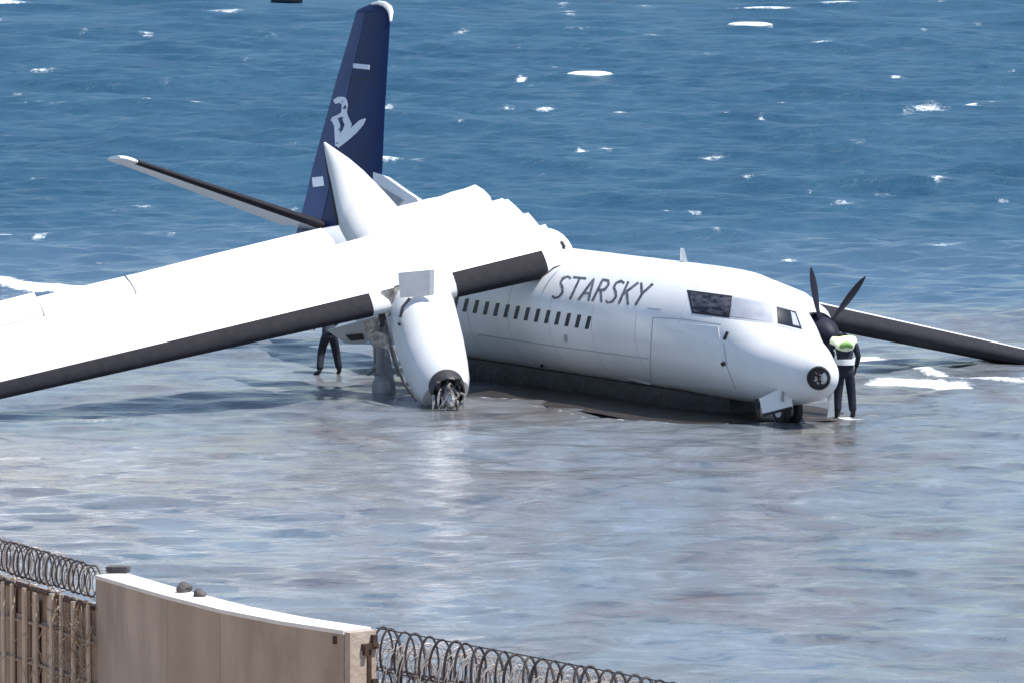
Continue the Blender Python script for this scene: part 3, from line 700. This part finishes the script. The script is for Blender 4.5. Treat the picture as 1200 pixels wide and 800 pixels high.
# tailplanes
def tailplane(Pr, Pt, label):
    W = Wing(Pr, Pt, [(0,2.1,-4),(5.0,1.15,-4)], AFT, (.12,.12)); L = W.L
    o = W.main(0, L-0.32, 10, 0.7).build('tailplane', M_white, plane, angle=50); tag(o, label)
    W.boot(0.2, L-0.35, 10, 0.14).build('leading_edge_boot', M_boot, o, angle=60)
    W.flap(0.3, L-0.35, 0, 0.72, 1.0, 6).build('elevator', M_white, o, angle=60)
    t = MB(); rg = []
    for k, (tt, sc) in enumerate(((L-.30, 1), (L-.12, .92), (L, .6))):
        up, lo = foil(.13, 10); rg.append([W.at(tt, .5+(a-.5)*sc, b*sc) for a, b in up[::-1]+lo[1:]])
    t.loft(rg); t.build('tip_cap', M_white, o)
Pst = BP(146,185,148.1); Prt = BP(392,268,150.3)
tailplane(Prt, Pst, 'tailplane raised to the left with black leading edge')
tailplane(Prt-STB*0.3, (Prt-STB*0.3)-STBr*4.8*1.0, 'far tailplane hidden behind the fin')

# ---- nose gear and its open door
s0 = AX(1.75, 0)+STB*0.1
ng = MB().tube([AX(2.0,0.55), AX(1.85,0.33)], [.07,.06], 10).build('nose_landing_gear', M_dark, plane)
for dx in (-.15, .15):
    c = AX(1.72, 0.27)+STB*dx
    mb = MB(); mb.loft([[c+STB*h+(AFT*math.cos(a)+UPV*math.sin(a))*r for a in [2*math.pi*k/24 for k in range(24)]] for h, r in ((-.08,.12),(-.08,.24),(-.05,.275),(.05,.275),(.08,.24),(.08,.12))]); mb.build('wheel', M_rub, ng)
    mb = MB(); mb.loft([[c+STB*h+(AFT*math.cos(a)+UPV*math.sin(a))*r for a in [2*math.pi*k/16 for k in range(16)]] for h, r in ((-.09,.05),(-.09,.13),(.09,.13),(.09,.05))]); mb.build('rim', M_white, ng)
mb = MB(); pquad(mb, [(890,466.5),(923,450),(926.5,477),(893.5,484)], 131.9, 0.05); gd = mb.build('gear_door', M_white, plane, smooth=False)
mb = MB(); mb.tube([BP(917.5,458,131.86), BP(917,470,131.86)], .025, 6); mb.build('hinge', M_grey, gd)
mb = MB(); mb.tube([BP(924,449,131.9), BP(929,458,132), BP(938,464,132.1)], .06, 6); mb.tube([BP(894,486,131.9), BP(928,477,131.9)], .03, 6); mb.tube([BP(886,467,132), BP(889,487,132)], .035, 6); mb.build('door_linkage', M_dark, gd)
mb = MB(); P = [BP(*q, 131.6) for q in ((966,457),(977,455),(978,488),(969,489),(972,474))]; d = Vector((0,.03,0))
mb.add(P+[p+d for p in P], [tuple(range(5)), tuple(range(9, 4, -1))]+[(i, (i+1) % 5, (i+1) % 5+5, i+5) for i in range(5)]); mb.build('hanging_skin_panel', M_fire, plane, smooth=False)

# ================================================================== PEOPLE
def skinmesh(name, chains, m, parent, sub=1, thin=1.0):
    """chains: list of lists of (key, pos, radius); shared keys join"""
    keys = {}; V = []; Rd = []; E = []
    for ch in chains:
        prev = None
        for (k, p, r) in ch:
            if k not in keys: keys[k] = len(V); V.append(Vector(p)); Rd.append(r)
            i = keys[k]
            if prev is not None: E.append((prev, i))
            prev = i
    me = bpy.data.meshes.new(name); me.from_pydata(V, E, []); o = bpy.data.objects.new(name, me); col.objects.link(o)
    md = o.modifiers.new('s', 'SKIN'); sv = me.skin_vertices[0].data
    for i, r in enumerate(Rd): sv[i].radius = (r, r) if not hasattr(r, '__len__') else r; sv[i].use_root = (i == 0)
    md.use_smooth_shade = True; md.branch_smoothing = 0.3
    ms = o.modifiers.new('b', 'SUBSURF'); ms.levels = sub; ms.render_levels = sub
    dg = bpy.context.evaluated_depsgraph_get(); ev = o.evaluated_get(dg); nm = bpy.data.meshes.new_from_object(ev)
    bpy.data.objects.remove(o); bpy.data.meshes.remove(me)
    nm.name = name; nm.materials.clear(); nm.materials.append(m); nm.shade_smooth()
    ob = bpy.data.objects.new(name, nm); col.objects.link(ob); ob.parent = parent; return ob
def person(loc, rot, scale, J, label, jacket, vest=False):
    t = thing('person', loc, label, 'person'); t.rotation_euler = (0, 0, rot); t.scale = (scale,)*3
    g = lambda k: Vector(J[k])
    def mid(a, b, f=.5): return g(a)*(1-f)+g(b)*f
    ch = [[('pel', g('pel'), (.15,.11)), ('sp', g('sp'), (.11,.08)), ('ch', g('ch'), (.13,.09)), ('nk', g('nk'), .055), ('hb', g('hb'), .07), ('hd', g('hd'), (.085,.1)), ('cr', g('cr'), .07)],
          [('hb', g('hb'), .07), ('chin', g('hb')+(g('face')-g('hd'))*.75, .035)], [('hd', g('hd'), .1), ('nose', g('face'), .014)]]
    for sd_ in ('l', 'r'):
        s_ = -1 if sd_ == 'l' else 1
        ch.append([('ch', 0, 0), ('sh'+sd_, g('sh'+sd_), .06), ('ua'+sd_, mid('sh'+sd_, 'el'+sd_), .05), ('el'+sd_, g('el'+sd_), .04), ('wr'+sd_, g('wr'+sd_), .027)])
        wv = (g('wr'+sd_)-g('el'+sd_)).normalized(); fw = Vector((0, 1, 0)); sdv = wv.cross(Vector((1,0,0))).normalized()
        pm = g('wr'+sd_)+wv*.06; ch[-1].append(('pm'+sd_, pm, (.034,.018)))
        kn = pm+wv*.035
        for q, (o_, l_) in enumerate(((-.027,.06),(-.009,.072),(.009,.068),(.026,.052))):
            a = kn+sdv*o_; ch.append([('pm'+sd_, 0, 0), ('k%d' % q+sd_, a, .0095), ('f%d' % q+sd_, a+wv*l_*.5, .009), ('t%d' % q+sd_, a+wv*l_*.85+Vector((-.02*s_,0,0)), .007)])
        ch.append([('pm'+sd_, 0, 0), ('th'+sd_, pm-sdv*.045+wv*.0, .011), ('tt'+sd_, pm-sdv*.06+wv*.035, .009)])
        ch.append([('pel', 0, 0), ('hp'+sd_, g('hp'+sd_), .1), ('tg'+sd_, mid('hp'+sd_, 'kn'+sd_, .5), .085), ('kn'+sd_, g('kn'+sd_), .058), ('cf'+sd_, mid('kn'+sd_, 'an'+sd_, .35), .055), ('an'+sd_, g('an'+sd_), .04), ('to'+sd_, g('to'+sd_), .033)])
    # fill positions for the shared keys given as zeros
    body = skinmesh('body', ch, M_skin, t, 1)
    for e in (-1, 1):
        fdir = (g('face')-g('hd')).normalized(); sx_ = Vector((1,0,0)); c = g('hd')+fdir*.095+sx_*(.032*e)+Vector((0,0,.012))
        mb = MB(); mb.loft(frame_loft([c-fdir*.012, c, c+fdir*.008], [.004,.013,.003], 8)); o = bpy.data.objects.new('eye', mkmesh('eye', mb.v, mb.f, M_glass)); col.objects.link(o); o.parent = t
        c = g('hd')+sx_*(.095*e)-fdir*.01
        mb = MB(); mb.loft(frame_loft([c+Vector((0,0,-.03)), c, c+Vector((0,0,.03))], [.008,.018,.008], 8)); o = bpy.data.objects.new('ear', mkmesh('ear', mb.v, mb.f, M_skin)); col.objects.link(o); o.parent = t
    hu = (g('cr')-g('hd')).normalized(); fd = (g('face')-g('hd')).normalized()
    skinmesh('hair', [[('a', g('hd')-fd*.025, .098), ('b', g('hd')-fd*.03+hu*.05, .1), ('c', g('cr')-fd*.015, .075)]], M_hair, t, 1)
    skinmesh('trousers', [[('w', mid('pel','sp',.8), (.175,.13)), ('pel', g('pel'), (.19,.145))]]+[[('pel', 0, 0), ('hp'+s_, g('hp'+s_), .125), ('tg'+s_, mid('hp'+s_, 'kn'+s_), .115), ('kn'+s_, g('kn'+s_), .097), ('cf'+s_, mid('kn'+s_, 'an'+s_, .4), .092), ('an'+s_, mid('kn'+s_, 'an'+s_, .93), .085)] for s_ in 'lr'], M_cloth, t, 1)
    skinmesh('jacket', [[('low', g('pel')-Vector((0,0,.04)), (.2,.155)), ('pel', mid('pel','sp',.3), (.195,.15)), ('sp', g('sp'), (.175,.135)), ('ch', g('ch'), (.215,.175)), ('nk', g('nk')-(g('nk')-g('ch'))*.35, .09)]]+[[('ch', 0, 0), ('sh'+s_, g('sh'+s_), .085), ('ua'+s_, mid('sh'+s_, 'el'+s_), .072), ('el'+s_, g('el'+s_), .06), ('wr'+s_, mid('el'+s_, 'wr'+s_, .92), .045)] for s_ in 'lr'], jacket, t, 1)
    for s_ in 'lr':
        skinmesh('boot', [[('a', mid('kn'+s_, 'an'+s_, .75), .062), ('b', g('an'+s_), .058), ('c', mid('an'+s_, 'to'+s_, .6)+Vector((0,0,-.015)), .05), ('d', g('to'+s_)+Vector((0,.02,0)), .042)]], M_rub, t, 1)
    if vest:
        skinmesh('vest', [[('sp', mid('sp','ch',.32), (.215,.17)), ('ch', g('ch'), (.26,.20)), ('nk', g('nk')-Vector((0,.02,.02)), (.21,.13))]]+[[('ch', 0, 0), ('sh'+s_, g('sh'+s_)+Vector((0,0,.02)), .135), ('ua'+s_, mid('sh'+s_, 'el'+s_, .3), .1)] for s_ in 'lr'], M_vest, t, 1)
        skinmesh('vest_back_panel', [[('a', g('ch')+Vector((-.14,-.15,-.03)), .05), ('b', g('ch')+Vector((-.06,-.16,.05)), .065), ('c', g('ch')+Vector((.06,-.16,.05)), .065), ('d', g('ch')+Vector((.14,-.15,-.03)), .05)]], M_green, t, 1)
        mb = MB(); rg = []
        for h, r_ in ((0,.0),(.0,1),(.11,1),(.11,.0)):
            c = mid('pel','sp',.55)+Vector((0,0,h)); r_ = max(r_, .6); rg.append([c+Vector((.20*r_*math.cos(a), .165*r_*math.sin(a), 0)) for a in [2*math.pi*k/28 for k in range(28)]])
        mb.loft(rg); o = bpy.data.objects.new('reflective_band', mkmesh('reflective_band', mb.v, mb.f, M_reflect)); col.objects.link(o); o.parent = t
    return t
J1 = dict(pel=(0,0,.97), sp=(0,-.02,1.16), ch=(0,.03,1.44), nk=(0,.16,1.565), hb=(0,.25,1.56), hd=(0,.32,1.55), cr=(0,.38,1.60), face=(0,.40,1.47),
          shl=(-.21,.08,1.52), shr=(.21,.08,1.52), ell=(-.31,.13,1.24), elr=(.29,.02,1.22), wrl=(-.22,.36,1.12), wrr=(.27,.14,.98),
          hpl=(-.1,0,.9), hpr=(.1,0,.9), knl=(-.13,.02,.5), knr=(.15,.03,.5), anl=(-.15,-.02,.09), anr=(.18,0,.09), tol=(-.17,.15,.045), tor=(.2,.17,.045))
pf = BPz(989.5, 489, 0)
person((pf.x, pf.y, -0.02), R(12), 1.06, J1, 'person in pale green hi-vis vest and dark trousers bending over beside the airplane nose', M_cloth, True)
J2 = dict(pel=(0,0,.93), sp=(0,.03,1.10), ch=(0,.10,1.33), nk=(0,.17,1.47), hb=(0,.21,1.52), hd=(0,.24,1.58), cr=(0,.25,1.67), face=(0,.36,1.55),
          shl=(-.19,.1,1.41), shr=(.19,.1,1.41), ell=(-.26,.16,1.15), elr=(.26,.18,1.15), wrl=(-.2,.38,1.05), wrr=(.2,.4,1.07),
          hpl=(-.1,0,.87), hpr=(.1,0,.87), knl=(-.16,.10,.5), knr=(.2,.06,.48), anl=(-.27,-.06,.09), anr=(.26,.02,.09), tol=(-.33,.09,.045), tor=(.29,.18,.045))
pf = BPz(386, 438, 0)
person((pf.x, pf.y, -0.03), R(25), 1.0, J2, 'person in dark trousers standing with legs apart behind the near wing, upper body hidden', M_shirt)

# ================================================================== BOATS
def boat(px, py, L_, hgt, m, label, Mi=None, rot=0.05):
    c = BPz(px, py, 0.0); t = thing('boat', (c.x, c.y, 0.12), label, 'boat')
    rg = []; n = 13
    for f in np.linspace(0, 1, 14):
        x = (f-.5)*L_; wd = L_*0.17*(1-abs(2*f-1)**2.4)+.015; sh = hgt*(0.6+0.25*abs(2*f-1)**2)
        ring = []
        for k in range(9):
            a = math.pi*k/8; ring.append(Vector((x, -wd*math.cos(a), sh-(sh+.12)*math.sin(a)**.8)))
        for k in range(8, -1, -1):
            a = math.pi*k/8; ring.append(Vector((x*.96, -wd*.86*math.cos(a), sh-(sh-.02)*.8*math.sin(a)**.8)))
        rg.append(ring)
    mb = MB().loft(rg); o = bpy.data.objects.new('hull', mkmesh('hull', mb.v, mb.f, m)); col.objects.link(o); o.parent = t
    for fx in (-.2, .12):
        mb = MB(); mb.box((fx*L_, 0, hgt*.72), (.06*L_/2, 0, 0), (0, L_*.13, 0), (0, 0, .02)); o = bpy.data.objects.new('seat', mkmesh('seat', mb.v, mb.f, Mi or m, False)); col.objects.link(o); o.parent = t
    if m is M_boat:  # added domed cover, sloped to catch the sun and brighten the boat
        rg = []
        for f in np.linspace(0.03, .97, 12):
            x = (f-.5)*L_; wd = L_*0.165*(1-abs(2*f-1)**2.4)+.01; sh = hgt*(0.6+0.25*abs(2*f-1)**2)
            rg.append([Vector((x, -wd*math.cos(a), sh*.9+hgt*.7*math.sin(a)*(1-abs(2*f-1)**3)+.02)) for a in [math.pi*k/8 for k in range(9)]]+[Vector((x, wd*.9*math.cos(a), sh*.8)) for a in [math.pi*k/8 for k in range(9)]])
        mb = MB().loft(rg); o = bpy.data.objects.new('cover', mkmesh('cover', mb.v, mb.f, m)); col.objects.link(o); o.parent = t
    t.rotation_euler = (R(6), 0, rot)
    return t
boat(691, 95, 2.15, .25, M_boat, 'small white boat with an added sun-catching cover on the open sea, nearest of the three boats')
boat(879, 36, 2.55, .27, M_boat, 'small white boat with an added sun-catching cover far out, right of and beyond the nearest boat', rot=-.05)
boat(336, 4, 2.0, .5, M_boatd, 'dark boat cut by the top edge of the picture, left of the tail fin', M_boat)

# ================================================================== WALLS AND FENCES IN THE FOREGROUND
WT = 3.28; TH = 0.40
fp = [BPz(px, py, WT) for px, py in ((112,673),(160,687),(195,697),(258,713),(330,727),(403,738))]
cw = thing('concrete_wall', (fp[0].x, fp[0].y, 0.6), 'curved beige concrete wall with sunlit white top in the lower left foreground', 'wall')
def nrm(a, b):
    d = (b-a).normalized(); n = Vector((-d.y, d.x, 0)); return n if n.y > 0 else -n
ns = []
for i in range(len(fp)):
    n = Vector((0, 0, 0))
    if i > 0: n += nrm(fp[i-1], fp[i])
    if i < len(fp)-1: n += nrm(fp[i], fp[i+1])
    ns.append(n.normalized())
def prism(mb, poly, z0, z1):
    n = len(poly); V = [Vector((p.x, p.y, z0)) for p in poly]+[Vector((p.x, p.y, z1)) for p in poly]
    mb.add(V, [tuple(range(n))[::-1], tuple(range(n, 2*n))]+[(i, (i+1) % n, (i+1) % n+n, i+n) for i in range(n)]); return mb
cuts = [(0, 2, M_conc), (2, 3, M_conc2), (3, 5, M_conc)]
for a, b, m in cuts:
    idx = list(range(a, b+1)); pf_ = [fp[i].copy() for i in idx]; pb = [fp[i]+ns[i]*TH for i in idx]
    e = 0.004; d0 = (pf_[1]-pf_[0]).normalized(); d1 = (pf_[-1]-pf_[-2]).normalized()
    pf_[0] += d0*e; pb[0] += d0*e; pf_[-1] -= d1*e; pb[-1] -= d1*e
    prism(MB(), pf_+pb[::-1], 0.3, WT-0.05).build('panel', m, cw, smooth=False)
prism(MB(), [fp[i]+ns[i]*.03 for i in range(6)]+[fp[i]+ns[i]*(TH-.03) for i in range(5, -1, -1)], 0.3, WT-0.08).build('core', M_conc2, cw, smooth=False)
prism(MB(), [fp[i]-ns[i]*.012 for i in range(6)]+[fp[i]+ns[i]*(TH+.02) for i in range(5, -1, -1)], WT-0.048, WT).build('coping', M_coping, cw, smooth=False)
# end post with rusty hinges
dE = (fp[-1]-fp[-2]).normalized(); nE = ns[-1]; eb = fp[-1]+dE*.012
prism(MB(), [eb, eb+dE*.10, eb+dE*.10+nE*TH, eb+nE*TH], 0.3, WT-.02).build('end_post', M_concl, cw, smooth=False)
for zz in (WT-.20, WT-.72):
    mb = MB(); c = eb+dE*.12+nE*(TH*.72); c.z = zz
    mb.box(c, nE*.12, dE*.02, UPV*.035); mb.box(c+UPV*.06+nE*.06, nE*.035, dE*.03, UPV*.07); mb.box(c-UPV*.04-nE*.07, nE*.03, dE*.03, UPV*.06); mb.build('hinge', M_rust, cw, smooth=False)
mb = MB(); c = eb+dE*.108+nE*(TH*.72); c.z = WT-.8; mb.box(c, nE*.03, dE*.006, UPV*.62); mb.build('hinge_rod', M_rust, cw, smooth=False)
mb = MB(); c = fp[-1]-dE*.16-nE*.008; c.z = WT-.13; mb.box(c, dE*.03, nE*.008, UPV*.045); mb.build('bolt_hole', M_rust, cw, smooth=False)

# debris on the far edge of the wall top
def rock(loc, sz, label, seed):
    rr = random.Random(seed); bm = bmesh.new(); bmesh.ops.create_icosphere(bm, subdivisions=3, radius=1)
    offs = [Vector((rr.uniform(-1,1), rr.uniform(-1,1), rr.uniform(-1,1))).normalized() for _ in range(9)]
    for v in bm.verts:
        k = 1.0
        for o_ in offs:
            d = v.co.normalized().dot(o_)
            if d > .72: k -= (d-.72)*rr.uniform(.6, .9)
        v.co = Vector((v.co.x*sz[0]*k, v.co.y*sz[1]*k, v.co.z*sz[2]*k))
    me = bpy.data.meshes.new('rock'); bm.to_mesh(me); bm.free(); me.materials.append(M_rock)
    o = bpy.data.objects.new('rock', me); col.objects.link(o); o.location = loc; o.rotation_euler = (0, 0, seed); tag(o, label, 'rock', 'dark rocks on the wall top'); me.shade_smooth(); me.set_sharp_from_angle(angle=R(30))
def onwall(px, back=TH-.08):
    p = BPz(px, np.interp(px, [112,195,262,330,403], [673,697,714,727,738]), WT)
    k = min(range(6), key=lambda i: (fp[i]-p).length); return p+ns[k]*back
q = onwall(188); rock((q.x, q.y, WT+.05), (.11,.10,.085), 'dark grey rounded rock on the white wall top, touching a smaller black one', 3)
q = onwall(206); rock((q.x, q.y, WT+.03), (.10,.09,.075), 'smaller black rock on the white wall top, right beside the rounded grey one', 5)
q = onwall(112)+Vector((-.02,.1,0)); mb = MB()
cb = thing('concrete_block', (q.x, q.y, WT), 'low dark block lying at the far left end of the white wall top', 'block')
mb.box((q.x,q.y,WT+.042), (.13,-.02,0), (.02,.1,0), (0,0,.04)); mb.build('block', M_rock, cb, smooth=False)
mb = MB()
for k in (-1,0,1): mb.box((q.x+.07*k,q.y-.105,WT+.045), (.022,0,0), (0,.006,0), (0,0,.02))
tag(mb.build('hollow', M_dark, cb, smooth=False), kind='stuff')

# ---- brushwood and plank fence on the left
LZ = 2.94
a0 = BPz(112,705,LZ); a1 = BPz(-70,651,LZ)
wf = thing('wooden_fence', (a0.x, a0.y, 0.6), 'weathered pinkish brown plank and brushwood fence left of the concrete wall', 'fence')
dF = (a1-a0).normalized(); LF = (a1-a0).length; nF = Vector((-dF.y, dF.x, 0)); nF = nF if nF.y < 0 else -nF   # towards the camera
def fpt(t, z, o=0): p = a0+dF*t+nF*o; return Vector((p.x, p.y, z))
mb = MB(); mb.box(fpt(LF/2, 1.7, -.05), dF*LF/2, nF*.012, UPV*1.2); mb.build('backing_sheet', M_board, wf, smooth=False)
t = 0.03; k = 0
while t < LF:
    wd = random.uniform(.09, .2); top = LZ-random.uniform(.0, .05) if random.random() < .7 else LZ-random.uniform(.1, .5)
    mb = MB(); c = fpt(t+wd/2, (top+.6)/2, random.uniform(-.02, .015)); mb.box(c, dF*(wd/2-.01)+nF*random.uniform(-.01,.01), nF*.011, UPV*((top-.6)/2)+dF*random.uniform(-.03,.03))
    mb.build('plank', woods[random.choice([0,1,1,2,2,3])], wf, smooth=False); t += wd+random.choice([0, .01, .05, .09])
for tt in np.arange(0.12, LF, .42):
    tt += random.uniform(-.08,.08); mb = MB(); r_ = random.uniform(.028,.045); mb.tube([fpt(tt,.5,.07), fpt(tt+random.uniform(-.03,.03),1.8,.07), fpt(tt+random.uniform(-.03,.03),LZ-random.uniform(0,.1),.07)], r_, 8); mb.build('post', woods[random.choice([0,0,3])], wf)
for zz in (2.86, 2.42, 1.9):
    mb = MB(); mb.tube([fpt(0,zz,.03), fpt(LF/3,zz+.02,.035), fpt(LF*.66,zz-.02,.03), fpt(LF,zz,.035)], .022 if zz < 2.8 else .03, 6); mb.build('rail', woods[2] if zz < 2.8 else M_rust, wf)
mb = MB()
for k in range(420):
    tt = abs(random.gauss(0, .75)) if random.random() < .75 else random.uniform(0, LF)
    if tt > LF: continue
    z_ = random.uniform(1.4, 2.85)-.25*random.random(); p = fpt(tt, z_, random.uniform(.04,.14)); ln = random.uniform(.06,.26)
    d = (dF*random.uniform(-1,1)+UPV*random.uniform(-.3,1.2)+nF*random.uniform(-.2,.3)).normalized()
    p2 = p+d*ln*.5+dF*random.uniform(-.04,.04); mb.tube([p, p2, p2+(d+UPV*random.uniform(-.8,.4)).normalized()*ln*.5], [.008,.007,.003], 3, False)
o = mb.build('brushwood', M_twig, wf, smooth=False); tag(o, kind='stuff')

# ---- razor wire
def coil(name, P, rad, pitch, wr, m, label, group=None, barbs=True, jitter=.15, seg=22, flat=1.0, sk=1.0):
    """P: list of axis points; helix with barbs"""
    P = [Vector(p) for p in P]; L = sum((P[i+1]-P[i]).length for i in range(len(P)-1)); n = int(L/pitch*seg)
    t = thing(name, P[0]-UPV*rad, label, 'razor wire', group)
    def axp(d):
        for i in range(len(P)-1):
            l = (P[i+1]-P[i]).length
            if d <= l or i == len(P)-2: return P[i]+(P[i+1]-P[i])*(d/l), (P[i+1]-P[i]).normalized()
            d -= l
    pts = []; rr = random.Random(int(rad*1000)+len(label)); ph = 0; jr = [rr.uniform(-1, 1) for _ in range(400)]
    for k in range(n+1):
        d = L*k/n; c, ax = axp(d); sd_ = ax.cross(UPV).normalized(); a = 2*math.pi*k/seg; q = d/pitch; i0 = int(q) % 398
        jj = jr[i0]*(1-(q % 1))+jr[i0+1]*(q % 1)
        r_ = rad*(1+jitter*.5*jj)
        pts.append(c+sd_*(sk*r_*math.cos(a))+UPV*(r_*flat*math.sin(a))+ax*(jj*pitch*.35*math.sin(a*.5+jj)))
    mb = MB(); mb.tube(pts, wr, 4, False); mb.build('coil', m, t, smooth=False)
    if barbs:
        mb = MB()
        for k in range(0, n, 2):
            p = pts[k]; tg = (pts[min(k+1, n)]-pts[max(k-1, 0)]).normalized(); o_ = Vector((rr.uniform(-1,1), rr.uniform(-1,1), rr.uniform(-1,1))); o_ = (o_-tg*o_.dot(tg)).normalized()
            mb.add([p-tg*.022+o_*.028, p+tg*.004, p-tg*.022-o_*.028, p+tg*.03+o_*.02, p+tg*.03-o_*.02, p+o_*.004+tg*.01], [(0,1,5),(2,1,5),(3,1,5),(4,1,5)])
        mb.build('barbs', m, t, smooth=False); mb_o = t.children[-1]; tag(mb_o, kind='stuff')
    mb = MB()
    for h in (0.96, -.96): mb.tube([p+UPV*(h*rad*flat) for p in P], wr*.55, 4, False)
    mb.build('straining_wire', m, t, smooth=False)
    return t
GR = 'razor wire coils along the walls'
coil('razor_wire', [fpt(0.02, LZ+.25, 0), fpt(LF, LZ+.25, 0)], .205, .19, .012, M_wire, 'dark razor wire coil on top of the wooden fence', GR, sk=.45)
coil('razor_wire', [fpt(0.05, LZ+.21, -.1), fpt(LF, LZ+.2, -.1)], .19, .12, .008, M_wirel, 'pale tangled razor wire coil behind the dark one on the wooden fence', GR, jitter=.7, sk=.6)
e0 = BPz(442,760,3.0); e1 = BPz(600,790,3.0); e2 = BPz(800,829,3.0); e3 = BPz(950,862,3.0)
AXR = [e0, e1, e2, e3]
coil('razor_wire', [p+UPV*.0 for p in AXR], .26, .25, .017, M_wire, 'upper dark razor wire coil running right from the concrete wall end', GR, seg=26, sk=.38)
coil('razor_wire', [p-UPV*.46 for p in AXR], .26, .26, .017, M_wire, 'lower razor wire coil under the upper one right of the concrete wall', GR, seg=26, sk=.4)
coil('razor_wire', [p+Vector((.1,.22,-.16)) for p in AXR], .27, .12, .009, M_wirel, 'pale rusty razor wire coil just behind the dark coils right of the wall', GR, jitter=.6, sk=.5)
coil('razor_wire', [p+Vector((.05,.15,-.30)) for p in AXR], .3, .10, .008, M_wirel, 'pale dense tangle of razor wire low between the two dark coils right of the wall', GR, jitter=.9, sk=.6)
# block wall and angle posts carrying the right coils
dR = (e3-e0).normalized(); nR = nrm(e0, e3)
lw = thing('block_wall', (e0.x, e0.y, .6), 'low concrete wall under the razor wire right of the tall wall', 'wall')
pe = [e0+dR*.1-nR*.12, e1-nR*.12, e2-nR*.12, e3-nR*.12, e3+nR*.14, e2+nR*.14, e1+nR*.14, e0+dR*.1+nR*.14]
prism(MB(), pe, .3, 2.1).build('wall_body', M_conc, lw, smooth=False)
for k in range(5):
    tt = .5+k*2.0; b = e0+dR*tt
    if tt > (e3-e0).length: break
    b = b if False else b
    mb = MB(); mb.tube([Vector((b.x,b.y,1.9)), Vector((b.x,b.y,2.9))], .025, 6); mb.build('wire_post', M_rust, lw)
